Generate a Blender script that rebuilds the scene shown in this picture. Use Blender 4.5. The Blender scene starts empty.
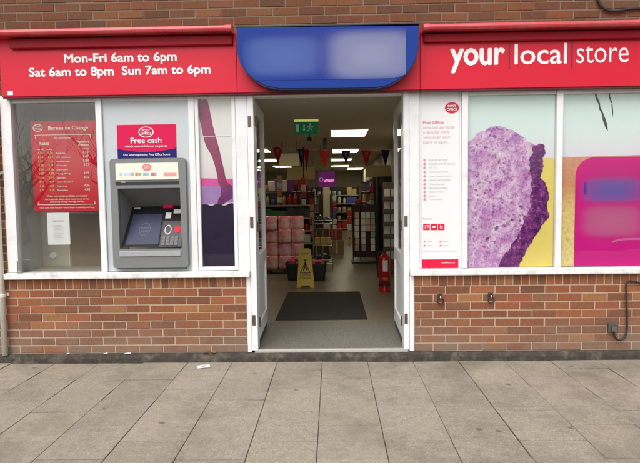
import bpy, bmesh, math, random
from mathutils import Vector, Matrix, noise
random.seed(11)
S = bpy.context.scene
COL = S.collection
R = math.radians

# ------------------------------------------------------------------ camera model (solved from the photograph)
FPX, PIT, YAW, ROL, CH, CD = 540.03, 0.0653, 0.02318, -0.01311, 1.520, 4.939
cF = Vector((-math.sin(YAW)*math.cos(PIT), math.cos(YAW)*math.cos(PIT), -math.sin(PIT)))
cR0 = Vector((math.cos(YAW), math.sin(YAW), 0)); cU0 = cR0.cross(cF)
cR = cR0*math.cos(ROL)+cU0*math.sin(ROL); cU = cU0*math.cos(ROL)-cR0*math.sin(ROL)
CAM = Vector((0, -CD, CH))
def F(u, v, y=0.0):                       # a point of the plane Y = y
    d = cR*((u-320)/FPX) - cU*((v-231.5)/FPX) + cF
    return CAM + d*((CD+y)/d.y)
def G(u, v, z=0.09):                      # a point of the plane Z = z
    d = cR*((u-320)/FPX) - cU*((v-231.5)/FPX) + cF
    return CAM + d*((z-CH)/d.z)
cam = bpy.data.cameras.new('camera'); co = bpy.data.objects.new('camera', cam); COL.objects.link(co)
m = Matrix((cR, cU, -cF)).transposed().to_4x4(); m.translation = CAM; co.matrix_world = m
cam.sensor_width = 36; cam.lens = 36*FPX/640; cam.clip_start = 0.05; cam.clip_end = 500
S.camera = co

# ------------------------------------------------------------------ materials
def nt(name):
    mt = bpy.data.materials.new(name); mt.use_nodes = True
    return mt, mt.node_tree, mt.node_tree.nodes, mt.node_tree.links, mt.node_tree.nodes['Principled BSDF']
def coords(n, l, sc=(1,1,1)):
    tc = n.new('ShaderNodeTexCoord'); mp = n.new('ShaderNodeMapping'); mp.inputs['Scale'].default_value = sc
    l.new(tc.outputs['Object'], mp.inputs['Vector']); return mp.outputs['Vector']
def noise_n(n, l, vec, scale, detail=4, rough=.55):
    t = n.new('ShaderNodeTexNoise'); t.inputs['Scale'].default_value = scale; t.inputs['Detail'].default_value = detail
    t.inputs['Roughness'].default_value = rough; l.new(vec, t.inputs['Vector']); return t.outputs['Fac']
def ramp(n, l, fac, stops):
    r = n.new('ShaderNodeValToRGB'); e = r.color_ramp.elements
    e[0].position, e[0].color = stops[0][0], (*stops[0][1], 1); e[1].position, e[1].color = stops[-1][0], (*stops[-1][1], 1)
    for p, c in stops[1:-1]:
        k = e.new(p); k.color = (*c, 1)
    l.new(fac, r.inputs['Fac']); return r.outputs['Color']
def mixc(n, l, a, b, fac, mode='MIX'):
    x = n.new('ShaderNodeMix'); x.data_type = 'RGBA'; x.blend_type = mode
    for k, v in ((6, a), (7, b), (0, fac)):
        if hasattr(v, 'is_output'): l.new(v, x.inputs[k])
        elif k == 0: x.inputs[0].default_value = v
        else: x.inputs[k].default_value = (*v, 1)
    return x.outputs[2]
def math_n(n, l, op, a, b=0.0, clamp=False):
    x = n.new('ShaderNodeMath'); x.operation = op; x.use_clamp = clamp
    for k, v in ((0, a), (1, b)):
        if hasattr(v, 'is_output'): l.new(v, x.inputs[k])
        else: x.inputs[k].default_value = v
    return x.outputs[0]
def bump_n(n, l, b, h, strength, dist=.01):
    x = n.new('ShaderNodeBump'); x.inputs['Strength'].default_value = strength; x.inputs['Distance'].default_value = dist
    l.new(h, x.inputs['Height']); l.new(x.outputs['Normal'], b.inputs['Normal'])
def M(name, col, rough=.5, var=.1, scale=6., bump=0., bscale=60., metal=0., coat=0., dirt=None, dirtamt=.0, dirtscale=3., spec=.5):
    mt, t, n, l, b = nt(name)
    v = coords(n, l); f = noise_n(n, l, v, scale, 6)
    c = mixc(n, l, tuple(max(0, x*(1-var)) for x in col), tuple(min(1, x*(1+var)) for x in col), f)
    if dirt:
        g = ramp(n, l, noise_n(n, l, v, dirtscale, 9, .7), [(.5, (0,0,0)), (.75, (1,1,1))])
        c = mixc(n, l, c, dirt, math_n(n, l, 'MULTIPLY', g, dirtamt))
    l.new(c, b.inputs['Base Color'])
    rr = ramp(n, l, f, [(.3, (rough*.85,)*3), (.7, (min(1, rough*1.15),)*3)]); l.new(rr, b.inputs['Roughness'])
    b.inputs['Specular IOR Level'].default_value = spec; b.inputs['Metallic'].default_value = metal; b.inputs['Coat Weight'].default_value = coat
    if bump: bump_n(n, l, b, noise_n(n, l, v, bscale, 5), bump, .004)
    return mt
def EM(name, col, strength):
    mt, t, n, l, b = nt(name); b.inputs['Base Color'].default_value = (*col, 1)
    b.inputs['Emission Color'].default_value = (*col, 1); b.inputs['Emission Strength'].default_value = strength
    return mt
def glass(name, base=.05, tint=(.965,.965,.95), gain=1.0):
    mt, t, n, l, b = nt(name); n.remove(b)
    out = n['Material Output']; lw = n.new('ShaderNodeLayerWeight'); lw.inputs['Blend'].default_value = .5
    p = math_n(n, l, 'POWER', lw.outputs['Facing'], 4.0)
    f = math_n(n, l, 'MULTIPLY_ADD', p, .8, True)
    f.node.inputs[2].default_value = base
    tr = n.new('ShaderNodeBsdfTransparent'); tr.inputs[0].default_value = (*tint, 1)
    gl = n.new('ShaderNodeBsdfGlossy'); gl.inputs['Roughness'].default_value = .004; gl.inputs[0].default_value = (1,1,1,1)
    wv = noise_n(n, l, coords(n, l), 2.2, 1); bp = n.new('ShaderNodeBump'); bp.inputs['Strength'].default_value = .05; bp.inputs['Distance'].default_value = .02
    l.new(wv, bp.inputs['Height']); l.new(bp.outputs['Normal'], gl.inputs['Normal'])
    mx = n.new('ShaderNodeMixShader'); l.new(f, mx.inputs[0]); l.new(tr.outputs[0], mx.inputs[1]); l.new(gl.outputs[0], mx.inputs[2])
    l.new(mx.outputs[0], out.inputs['Surface']); return mt

def brick_material(name, dirty):
    mt, t, n, l, b = nt(name); v = coords(n, l)
    at = n.new('ShaderNodeAttribute'); at.attribute_name = 'tint'
    c = mixc(n, l, at.outputs['Color'], (.45,.33,.24), math_n(n, l, 'MULTIPLY', ramp(n, l, noise_n(n, l, v, 26, 8, .75), [(.5,(0,0,0)),(.8,(1,1,1))]), .2))
    c = mixc(n, l, c, (.06,.035,.028), math_n(n, l, 'MULTIPLY', ramp(n, l, noise_n(n, l, v, 55, 6, .7), [(.52,(0,0,0)),(.72,(1,1,1))]), .55))
    c = mixc(n, l, (.55,.55,.55), c, .86, 'MIX') if False else c
    if dirty:
        sx = n.new('ShaderNodeSeparateXYZ'); l.new(v, sx.inputs[0])
        hz = math_n(n, l, 'MULTIPLY_ADD', sx.outputs['Z'], -2.7, True); hz.node.inputs[2].default_value = 1.15
        k = math_n(n, l, 'MULTIPLY', hz, ramp(n, l, noise_n(n, l, v, 3.0, 8, .7), [(.34,(.2,)*3),(.60,(1,1,1))]))
        c = mixc(n, l, c, (.19,.16,.13), math_n(n, l, 'MULTIPLY', k, .95))
    c = mixc(n, l, c, (1,1,1) if dirty else (.55,.50,.45), 1.0, 'MULTIPLY')
    c = mixc(n, l, c, (.36,.20,.10), math_n(n, l, 'MULTIPLY', noise_n(n, l, v, 17, 7, .8), .22))
    l.new(c, b.inputs['Base Color']); b.inputs['Roughness'].default_value = .88
    bump_n(n, l, b, noise_n(n, l, v, 130, 6, .7), .7, .004); return mt
def slab_material():
    mt, t, n, l, b = nt('concrete_slabs'); v = coords(n, l)
    at = n.new('ShaderNodeAttribute'); at.attribute_name = 'tint'
    c = mixc(n, l, at.outputs['Color'], (.42,.365,.28), math_n(n, l, 'MULTIPLY', noise_n(n, l, v, 2.2, 8, .65), .45))
    c = mixc(n, l, c, (.13,.105,.075), math_n(n, l, 'MULTIPLY', ramp(n, l, noise_n(n, l, v, 17, 9, .78), [(.44,(0,0,0)),(.66,(1,1,1))]), .42))
    c = mixc(n, l, c, (.52,.465,.37), math_n(n, l, 'MULTIPLY', ramp(n, l, noise_n(n, l, v, 31, 8, .8), [(.52,(0,0,0)),(.68,(1,1,1))]), .45))
    c = mixc(n, l, c, (.13,.115,.10), math_n(n, l, 'MULTIPLY', ramp(n, l, noise_n(n, l, v, 95, 5, .8), [(.47,(0,0,0)),(.64,(1,1,1))]), .6))
    c = mixc(n, l, c, (.54,.50,.42), math_n(n, l, 'MULTIPLY', ramp(n, l, noise_n(n, l, v, 140, 3, .8), [(.53,(0,0,0)),(.66,(1,1,1))]), .7))
    c = mixc(n, l, c, (.12,.10,.075), math_n(n, l, 'MULTIPLY', ramp(n, l, noise_n(n, l, v, 1.3, 9, .75), [(.47,(0,0,0)),(.66,(1,1,1))]), .6))
    vo = n.new('ShaderNodeTexVoronoi'); vo.inputs['Scale'].default_value = 3.1; l.new(v, vo.inputs['Vector'])
    c = mixc(n, l, c, (.055,.046,.038), math_n(n, l, 'MULTIPLY', ramp(n, l, vo.outputs['Distance'], [(.05,(1,1,1)),(.085,(0,0,0))]), .62))
    l.new(c, b.inputs['Base Color']); b.inputs['Roughness'].default_value = .85
    bump_n(n, l, b, noise_n(n, l, v, 170, 5, .7), .5, .003); return mt

MT = {}
def mk(key, *a, **k): MT[key] = M(key, *a, **k); return MT[key]
WHITE = mk('white_gloss_paint', (.79,.79,.80), .32, .03, 4, .08, 30, dirt=(.45,.42,.38), dirtamt=.35, dirtscale=5)
SILLW = mk('weathered_white_sill', (.77,.77,.76), .5, .05, 6, .2, 40, dirt=(.33,.29,.25), dirtamt=.7, dirtscale=9)
RED = mk('red_sign_panel', (.62,.010,.033), .34, .05, 2, 0, spec=.3, dirt=(.46,.03,.05), dirtamt=.25, dirtscale=11)
REDD = mk('red_trough_metal', (.58,.045,.062), .30, .10, 9, coat=.6, dirt=(.50,.22,.22), dirtamt=.4, dirtscale=4)
REDIN = mk('dark_red_band', (.29,.005,.014), .5, .1, spec=.2)
LETW = mk('white_sign_letters', (.84,.82,.82), .4, .02)
MAROON = mk('maroon_divider', (.16,.012,.03), .5)
BLUE = mk('blue_sign_panel', (.010,.040,.25), .45, .06, 2, spec=.15)
NAVY = mk('shaded_navy_return', (.012,.016,.075), .4)
BLACK = mk('black_plastic', (.018,.018,.019), .45, .2)
RUB = mk('black_rubber_cable', (.02,.018,.017), .55, .2)
DGREY = mk('dark_grey_metal', (.06,.06,.062), .4, .2, metal=.6)
STEEL = mk('dull_steel', (.45,.45,.46), .33, .15, metal=.9)
BRONZE = mk('aged_bronze_hinge', (.14,.115,.085), .45, .3, 20, metal=.7)
ROOFGAP = mk('dark_roof_and_gap', (.045,.042,.04), .7, .3)
PLASTER = mk('ceiling_paint', (.80,.76,.64), .85, .05, 3, .1, 20)
WALLI = mk('inside_wall_paint', (.58,.52,.40), .8, .08)
ATMPANEL = mk('pale_grey_blue_panel', (.50,.54,.56), .42, .03, 3)
ATMG = mk('grey_machine_plastic', (.185,.192,.195), .42, .05, 14, .05, 200)
ATMD = mk('grey_machine_lining', (.15,.155,.16), .5, .06)
IVORY = mk('ivory_plastic_header', (.80,.77,.66), .35, .02)
MORTAR = mk('sandy_mortar', (.45,.33,.24), .95, .2, 30, .5, 120)
SCREEN = mk('dark_display_glass', (.034,.038,.080), .35, .4, 9, spec=.2)
PINKRED = mk('pink_red_print', (.62,.014,.082), .4, .03, spec=.12)
NAVYP = mk('navy_print', (.022,.018,.13), .4, .05, spec=.12)
REDP = mk('red_poster_print', (.52,.006,.022), .4, .05, spec=.12)
REDL = mk('bright_red_print', (.72,.015,.055), .4, .03, spec=.12)
PAPER = mk('white_paper', (.78,.79,.82), .6, .03)
GREYTX = mk('grey_printed_text', (.50,.49,.50), .6, .03)
PINKTX = mk('faded_pink_text', (.70,.46,.49), .6, .03)
TXTW = mk('white_printed_text', (.80,.72,.66), .5, .02)
TXTY = mk('yellow_printed_text', (.74,.46,.12), .5, .02)
POSTW = mk('white_poster_film', (.76,.765,.77), .38, .02)
WALLBACK = mk('grey_brown_backing_panel', (.56,.52,.43), .6, .08, 3)
BROWNP = mk('dark_brown_panel', (.22,.165,.10), .5, .2, 5)
TERR = None
YEL = mk('yellow_plastic', (.88,.60,.006), .38, .06, 8, dirt=(.3,.2,.05), dirtamt=.3)
SIGNTX = mk('dark_brown_print', (.12,.025,.012), .5)
MATM = mk('dark_brown_mat', (.026,.021,.017), .95, .3, 60, .8, 300)
EXR = mk('extinguisher_red', (.50,.008,.012), .3, .06, coat=.4)
CREAM = mk('cream_painted_column', (.62,.53,.34), .6, .08)
MAG = mk('magenta_print', (.50,.002,.175), .35, .04, spec=.12)
SHELF = mk('dark_shelf_metal', (.055,.047,.04), .5, .2)
PIPEW = mk('cream_pipe_plastic', (.70,.67,.60), .4, .04, dirt=(.3,.26,.2), dirtamt=.5, dirtscale=7)
HOOKM = mk('dark_rusty_iron', (.06,.05,.045), .6, .35, 30, metal=.5)
BRICK = brick_material('red_stock_brick', True); BRICKU = brick_material('red_brown_brick', False)
SLAB = slab_material()
GLASS = glass('window_glass', .045); GLASSP = glass('poster_window_glass', .03); GLASSD = glass('door_glass', .05)

# ------------------------------------------------------------------ geometry helpers
ORG = {}
def new_bm(): return bmesh.new()
def box(bm, x0, x1, y0, y1, z0, z1, bev=0.0, seg=1):
    vs = [bm.verts.new(p) for p in ((x0,y0,z0),(x1,y0,z0),(x1,y1,z0),(x0,y1,z0),(x0,y0,z1),(x1,y0,z1),(x1,y1,z1),(x0,y1,z1))]
    fs = [bm.faces.new([vs[i] for i in q]) for q in ((0,3,2,1),(4,5,6,7),(0,1,5,4),(1,2,6,5),(2,3,7,6),(3,0,4,7))]
    if bev:
        es = list({e for f in fs for e in f.edges})
        r = bmesh.ops.bevel(bm, geom=es, offset=min(bev, .45*min(x1-x0, y1-y0, z1-z0)), segments=seg, affect='EDGES', profile=.6)
    return vs
def prism(bm, pts, d):                    # pts: closed list of Vectors, d: extrusion vector
    a = [bm.verts.new(p) for p in pts]; b = [bm.verts.new(Vector(p)+Vector(d)) for p in pts]; k = len(a)
    bm.faces.new(a); bm.faces.new(b[::-1])
    for i in range(k): bm.faces.new((a[(i+1) % k], a[i], b[i], b[(i+1) % k]))
def flat(bm, pts):
    bm.faces.new([bm.verts.new(p) for p in pts])
def tube(bm, pts, rad, seg=10, caps=True):
    pts = [Vector(p) for p in pts]; rads = rad if isinstance(rad, (list, tuple)) else [rad]*len(pts); rings = []
    up = None
    for i, p in enumerate(pts):
        d = (pts[min(i+1, len(pts)-1)]-pts[max(i-1, 0)]).normalized()
        if up is None:
            up = Vector((0,0,1)) if abs(d.z) < .9 else Vector((1,0,0))
        s = d.cross(up).normalized(); up = s.cross(d).normalized()
        rings.append([bm.verts.new(p+(s*math.cos(a)+up*math.sin(a))*rads[i]) for a in [2*math.pi*k/seg for k in range(seg)]])
    for a, b in zip(rings, rings[1:]):
        for k in range(seg): bm.faces.new((a[k], a[(k+1) % seg], b[(k+1) % seg], b[k]))
    if caps: bm.faces.new(rings[0][::-1]); bm.faces.new(rings[-1])
def lathe(bm, c, prof, seg=20):           # prof: (radius, z) upwards about c
    c = Vector(c); rings = []
    for r, z in prof: rings.append([bm.verts.new(c+Vector((r*math.cos(2*math.pi*k/seg), r*math.sin(2*math.pi*k/seg), z))) for k in range(seg)])
    for a, b in zip(rings, rings[1:]):
        for k in range(seg): bm.faces.new((a[k], a[(k+1) % seg], b[(k+1) % seg], b[k]))
    bm.faces.new(rings[0][::-1]); bm.faces.new(rings[-1])
def spline(pts, n=6, closed=False):
    pts = [Vector(p) for p in pts]; o = []; k = len(pts)
    for i in range(k if closed else k-1):
        g = (lambda j: pts[j % k]) if closed else (lambda j: pts[max(0, min(k-1, j))])
        p0, p1, p2, p3 = g(i-1), g(i), g(i+1), g(i+2)
        for q in range(n):
            t = q/n
            o.append(.5*((2*p1)+(p2-p0)*t+(2*p0-5*p1+4*p2-p3)*t*t+(3*p1-p0-3*p2+p3)*t**3))
    if not closed: o.append(pts[-1])
    return o
def put(name, bm, mat, parent=None, smooth=False, recalc=True):
    if recalc: bmesh.ops.recalc_face_normals(bm, faces=bm.faces)
    org = ORG.get(parent, Vector()) if parent else Vector()
    if parent: bmesh.ops.translate(bm, verts=bm.verts, vec=-org)
    me = bpy.data.meshes.new(name); bm.to_mesh(me); bm.free()
    if mat: me.materials.append(mat)
    if smooth:
        for p in me.polygons: p.use_smooth = True
    o = bpy.data.objects.new(name, me); COL.objects.link(o)
    if parent: o.parent = bpy.data.objects[parent] if isinstance(parent, str) else parent
    ORG[o.name] = org
    return o
def P(name, bm, mat, parent, smooth=False, label=None):
    o = put(name, bm, mat, parent.name, smooth)
    if label: o['label'] = label
    return o
def tag(o, label, cat, group=None):
    o['label'] = label; o['category'] = cat
    if group: o['group'] = group
    return o
def thing(name, label, cat, loc=(0,0,0), group=None):
    o = bpy.data.objects.new(name, None); COL.objects.link(o); o.location = loc; o.empty_display_size = .1
    ORG[o.name] = Vector(loc); return tag(o, label, cat, group)
def solo(name, bm, mat, label, cat, loc=(0,0,0), group=None, smooth=False):   # a thing that is one mesh; bm in world coordinates
    bmesh.ops.translate(bm, verts=bm.verts, vec=-Vector(loc))
    o = put(name, bm, mat, None, smooth); o.location = loc; ORG[o.name] = Vector(loc)
    return tag(o, label, cat, group)
def struct(name, bm, mat):
    o = put(name, bm, mat); o['kind'] = 'structure'; return o
def dup(root, loc, label=None, rotz=0.0, scale=None):
    c = root.copy(); COL.objects.link(c); c.location = loc; c.rotation_euler = (0,0,rotz)
    if label: c['label'] = label
    if scale: c.scale = scale
    ORG[c.name] = Vector(loc)
    def kids(a, b):
        for ch in list(a.children):
            d = ch.copy(); COL.objects.link(d); d.parent = b; kids(ch, d)
    kids(root, c); return c

_tc = {}
def text_mesh(body, bold):
    k = (body, bold)
    if k not in _tc:
        cu = bpy.data.curves.new('lettering_source', 'FONT'); cu.body = body; cu.size = 1; cu.offset = bold; cu.resolution_u = 3
        o = bpy.data.objects.new('lettering_source', cu); COL.objects.link(o)
        bpy.context.view_layer.update()
        me = bpy.data.meshes.new_from_object(o.evaluated_get(bpy.context.evaluated_depsgraph_get()))
        bpy.data.objects.remove(o); bpy.data.curves.remove(cu); _tc[k] = me
    return _tc[k]
def text(bm, body, x0, x1, zb, y, bold=0.0, z1=None, d=0.0, slope=0.0):
    """lettering facing -Y: ink spans x0..x1, its lowest point (or baseline) at zb; height from the width unless z1 is given"""
    if bold > .012:                       # heavier stroke: copies of the plain face, each a hair in front of the last
        bo = bold*(x1-x0)*.9/max(1, len(body))*1.35
        for i, (dx, dz) in enumerate(((-1,0),(1,0),(0,1),(0,-1),(-.7,.7),(.7,.7),(-.7,-.7),(.7,-.7),(0,0))):
            text(bm, body, x0+bo*dx+bo*.0, x1+bo*dx, zb+bo*dz, y-.00012*i, 0.0, None if z1 is None else z1+bo*dz, 0.0, slope)
        return
    me = text_mesh(body, bold); xs = [v.co.x for v in me.vertices]; ys = [v.co.y for v in me.vertices]
    a, b = min(xs), max(xs); lo, hi = min(ys), max(ys); s = (x1-x0)/(b-a); sy = s if z1 is None else (z1-zb)/(hi-max(lo, 0) if z1 else 1)
    base = 0
    vs = [bm.verts.new((x0+(v.co.x-a)*s, y, zb+(v.co.y-base)*sy+slope*(v.co.x-a)*s)) for v in me.vertices]
    for p in me.polygons:
        try:
            f = bm.faces.new([vs[i] for i in p.vertices])
            f.normal_update()
            if f.normal.y > 0: f.normal_flip()
        except ValueError: pass
    if d:
        r = bmesh.ops.extrude_face_region(bm, geom=[f for f in bm.faces if all(v in set(vs) for v in f.verts)])
        bmesh.ops.translate(bm, verts=[g for g in r['geom'] if isinstance(g, bmesh.types.BMVert)], vec=(0, -d, 0))
def ptext(bm, body, u0, u1, vb, y, bold=0.0, vt=None):
    a = F(u0, vb, y); b = F(u1, vb, y); z1 = F((u0+u1)/2, vt, y).z if vt else None
    c = F((u0+u1)/2, vb, y)
    text(bm, body, a.x, b.x, c.z, y, bold, z1)
def ell(cx, cz, rx, rz, y, n=28, a0=0, a1=2*math.pi):
    return [Vector((cx+rx*math.cos(a0+(a1-a0)*i/n), y, cz+rz*math.sin(a0+(a1-a0)*i/n))) for i in range(n)]
def rrect(x0, x1, z0, z1, r, y, n=6):
    o = []
    for cx, cz, a in ((x1-r, z1-r, 0), (x0+r, z1-r, 90), (x0+r, z0+r, 180), (x1-r, z0+r, 270)):
        for i in range(n+1):
            t = R(a+90*i/n); o.append(Vector((cx+r*math.cos(t), y, cz+r*math.sin(t))))
    return o
def ring(bm, outer, inner):
    a = [bm.verts.new(p) for p in outer]; b = [bm.verts.new(p) for p in inner]; k = len(a)
    for i in range(k): bm.faces.new((a[i], a[(i+1) % k], b[(i+1) % k], b[i]))

# ------------------------------------------------------------------ light
w = bpy.data.worlds.new('World'); S.world = w; w.use_nodes = True
wn, wl = w.node_tree.nodes, w.node_tree.links
sky = wn.new('ShaderNodeTexSky'); sky.sky_type = 'NISHITA'; sky.sun_disc = False
SUN_EL, SUN_AZ = R(52), R(200)
sky.sun_elevation = SUN_EL; sky.sun_rotation = SUN_AZ; sky.air_density = 1.0; sky.dust_density = 4.0; sky.ozone_density = 1.0
hs = wn.new('ShaderNodeHueSaturation'); hs.inputs['Saturation'].default_value = .38
wl.new(sky.outputs[0], hs.inputs['Color']); wl.new(hs.outputs[0], wn['Background'].inputs['Color'])
wn['Background'].inputs['Strength'].default_value = .13
sl = bpy.data.lights.new('overcast_sun', 'SUN'); sl.energy = 1.1; sl.angle = R(70); sl.color = (1, .965, .92)
so = bpy.data.objects.new('overcast_sun', sl); COL.objects.link(so)
sd = Vector((math.sin(SUN_AZ)*math.cos(SUN_EL), math.cos(SUN_AZ)*math.cos(SUN_EL), math.sin(SUN_EL)))
so.rotation_euler = sd.to_track_quat('Z', 'Y').to_euler(); so.location = sd*30
S.view_settings.view_transform = 'Standard'; S.view_settings.look = 'None'; S.view_settings.gamma = 1
S.view_settings.exposure = 0.6; S.view_settings.use_curve_mapping = False
S.cycles.max_bounces = 8; S.cycles.transparent_max_bounces = 24; S.cycles.caustics_reflective = False; S.cycles.caustics_refractive = False
S.cycles.use_denoising = True; S.cycles.sample_clamp_indirect = 6

# ------------------------------------------------------------------ ground
bm = new_bm(); lay = bm.loops.layers.float_color.new('tint')
SW, SD_, GAP = .4145, .460, .006
x_first = -.107-SW*20
def tinted(bm, f0, col):
    for f in bm.faces[f0:] if False else f0:
        for lp in f.loops: lp[lay] = (*col, 1)
for i in range(42):
    x0 = x_first+i*SW; off = SD_/2 if i % 2 else 0.0
    k = 0; y1 = -.062
    if off: rows = [-.062, -.062-off]
    else: rows = [-.062]
    while rows[-1] > -9.2: rows.append(rows[-1]-SD_)
    for ya, yb in zip(rows, rows[1:]):
        n0 = len(bm.faces); dz = random.uniform(-.003, .003); tx = random.uniform(-.003, .003); g = random.uniform(.002, .0045)
        b = random.uniform(.82, 1.12); c = (.315*b, .272*b*random.uniform(.98,1.02), .208*b*random.uniform(.93,1.06))
        x1 = x0+SW
        q = .0025
        top = [bm.verts.new(p) for p in ((x0+g/2+q, yb+g/2+q, dz), (x1-g/2-q, yb+g/2+q, dz+tx), (x1-g/2-q, ya-g/2-q, dz+tx), (x0+g/2+q, ya-g/2-q, dz))]
        mid = [bm.verts.new(p) for p in ((x0+g/2, yb+g/2, dz-.003), (x1-g/2, yb+g/2, dz+tx-.003), (x1-g/2, ya-g/2, dz+tx-.003), (x0+g/2, ya-g/2, dz-.003))]
        low = [bm.verts.new((v.co.x, v.co.y, -.03)) for v in mid]
        fs = [bm.faces.new(top)]
        for A, B in ((mid, top), (low, mid)):
            for j in range(4): fs.append(bm.faces.new((A[j], A[(j+1) % 4], B[(j+1) % 4], B[j])))
        for n_, f in enumerate(fs):
            for lp in f.loops: lp[lay] = (*(c if n_ == 0 else tuple(v*(.55 if n_ < 5 else .16) for v in c)), 1)
pv = struct('pavement', bm, SLAB)
bm = new_bm(); box(bm, -60, 60, -9.15, 30, -.30, -.012); struct('pavement_bed', bm, mk('dark_joint_grit', (.085,.075,.06), .95, .3, 40, .5, 200))
bm = new_bm(); box(bm, -60, 60, -9.33, -9.153, -.35, .002, .015, 2); struct('kerb', bm, mk('kerb_concrete', (.30,.29,.27), .85, .1, 8, .3))
bm = new_bm(); box(bm, -150, 150, -150, -9.333, -.5, -.12); struct('road', bm, mk('road_asphalt', (.05,.05,.052), .85, .15, 30, .5, 90))

# ------------------------------------------------------------------ shop building
bld = thing('shop_building', 'red brick shop front with white window frames and an open double doorway', 'shop', (0, .12, 0))
ZB = .075
LX0, LX1, RX0, RX1 = -5.2, -.798, .747, 5.2
PAL = [(.31,.088,.028),(.255,.064,.024),(.32,.108,.034),(.16,.046,.020),(.35,.150,.052),(.295,.098,.032),(.20,.060,.024),(.215,.066,.028),(.20,.085,.042),(.13,.044,.022)]
def brick_box(bm, lay, x0, x1, y0, y1, z0, z1, c):
    j = lambda s=.0014: random.uniform(-s, s)
    q = .004; x0 += j(); x1 += j(); z0 += j(); z1 += j(); yf = y0+j(.0018)
    f_ = [bm.verts.new(p) for p in ((x0+q, yf, z0+q), (x1-q, yf+j(), z0+q), (x1-q, yf+j(), z1-q), (x0+q, yf, z1-q))]
    e_ = [bm.verts.new(p) for p in ((x0, yf+q, z0), (x1, yf+q, z0), (x1, yf+q, z1), (x0, yf+q, z1))]
    b_ = [bm.verts.new((v.co.x, y1, v.co.z)) for v in e_]
    fs = [bm.faces.new(f_)]
    for A, B in ((e_, f_), (b_, e_)):
        for k in range(4): fs.append(bm.faces.new((A[k], A[(k+1) % 4], B[(k+1) % 4], B[k])))
    for f in fs:
        for lp in f.loops: lp[lay] = (*c, 1)
def pick():
    c = random.choice(PAL); b = random.uniform(.80, 1.04); return tuple((v*.74+k*.26)*b for v, k in zip(c, (.25,.078,.031)))
def courses(x0, x1, z0, n, ch, bl, mat, parent, name, soldier_top=0.0, phase=0.0, face=0.0, joint=.0085):
    bm = new_bm(); lay = bm.loops.layers.float_color.new('tint')
    for r in range(n):
        zz = z0+r*ch; x = x0-(bl/2 if r % 2 else 0)-phase
        while x < x1:
            a, b = max(x, x0), min(x+bl, x1)
            if b-a > .03: brick_box(bm, lay, a+joint/2, b-joint/2, face, face+.10, zz+joint/2, zz+ch-joint/2, pick())
            x += bl
    if soldier_top:
        zz = z0+n*ch; x = x0
        while x < x1-.02:
            b = min(x+.075, x1)
            brick_box(bm, lay, x+joint/2, b-joint/2, face, face+.10, zz+joint/2, zz+soldier_top-joint/2, pick()); x += .075
    o = P(name, bm, mat, parent); return zz
# low walls: eight courses and a soldier course under the sill
CHH = .07595
for nm, a, b, ph in (('brick_wall', LX0, LX1, .02), ('brick_wall', RX0, RX1, .055)):
    courses(a, b, ZB, 8, CHH, .2265, BRICK, bld, nm, soldier_top=.108, phase=ph)
    bm = new_bm(); box(bm, a, b, .004, .22, ZB, .79); P('mortar_bed', bm, MORTAR, bld)
# pier left of the window, same bricks up to the sign
courses(LX0, -3.028, .80, 21, CHH, .2265, BRICK, bld, 'brick_pier', phase=.1)
bm = new_bm(); box(bm, LX0, -3.028, .004, .22, .79, 2.46); P('mortar_bed', bm, MORTAR, bld)
courses(3.62, RX1, .80, 21, CHH, .2265, BRICK, bld, 'brick_pier', phase=.1)
bm = new_bm(); box(bm, 3.62, RX1, .004, .22, .79, 2.46); P('mortar_bed', bm, MORTAR, bld)
# wall above the sign
courses(LX0, RX1, 2.445, 34, .0765, .232, BRICKU, bld, 'upper_brick_wall', phase=.07)
bm = new_bm(); box(bm, LX0, RX1, .004, .22, 2.445, 5.05); P('mortar_bed', bm, mk('sooty_mortar', (.20,.15,.11), .95, .3, 30, .5, 120), bld)
# plinth strip of dark engineering bricks along the foot and the door step
DARKB = mk('dark_damp_footing', (.058,.050,.042), .9, .6, 20, 1., 60, dirt=(.20,.17,.13), dirtamt=.85, dirtscale=8, spec=.2)
bm = new_bm(); xs_ = [LX0+.03*i for i in range(int((RX1-LX0)/.03)+1)]; prev = None
for x in xs_:
    w1 = noise.noise(Vector((x*1.9, 0, 0)))*.010; w2 = noise.noise(Vector((x*7, 3, 0)))*.005; dn = -.004 if (x-LX0) % .215 < .029 else 0
    row = [bm.verts.new(p) for p in ((x, .002, .0745), (x, -.030+w1*.4, .0735+w2*.4), (x, -.050+w1+w2, .066+w2+dn), (x, -.060+w1*.3-dn, .040+w1), (x, -.0605, -.02))]
    if prev:
        for i in range(4): bm.faces.new((prev[i], row[i], row[i+1], prev[i+1]))
    prev = row
P('plinth', bm, DARKB, bld)
# back, sides and roof
bm = new_bm()
box(bm, LX0, LX0+.2, .22, 19.5, 0, 5.0); box(bm, RX1-.2, RX1, .22, 19.5, 0, 5.0); box(bm, LX0+.2, RX1-.2, 19.3, 19.5, 0, 5.0)
P('outer_wall', bm, BRICKU, bld)
bm = new_bm(); box(bm, LX0+.2, RX1-.2, .22, 19.3, 4.9, 5.0); P('roof', bm, ROOFGAP, bld)
# inside: ceiling, side walls
bm = new_bm(); box(bm, LX0+.2, RX1-.2, .06, 19.3, 2.60, 2.72); P('ceiling', bm, PLASTER, bld)
bm = new_bm(); box(bm, 1.30, 1.42, .23, 19.25, .07, 2.60); box(bm, -4.9, -4.8, .23, 19.25, .07, 2.60); box(bm, -4.8, 1.30, 19.0, 19.25, .07, 2.6)
P('inside_wall', bm, WALLI, bld)
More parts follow.
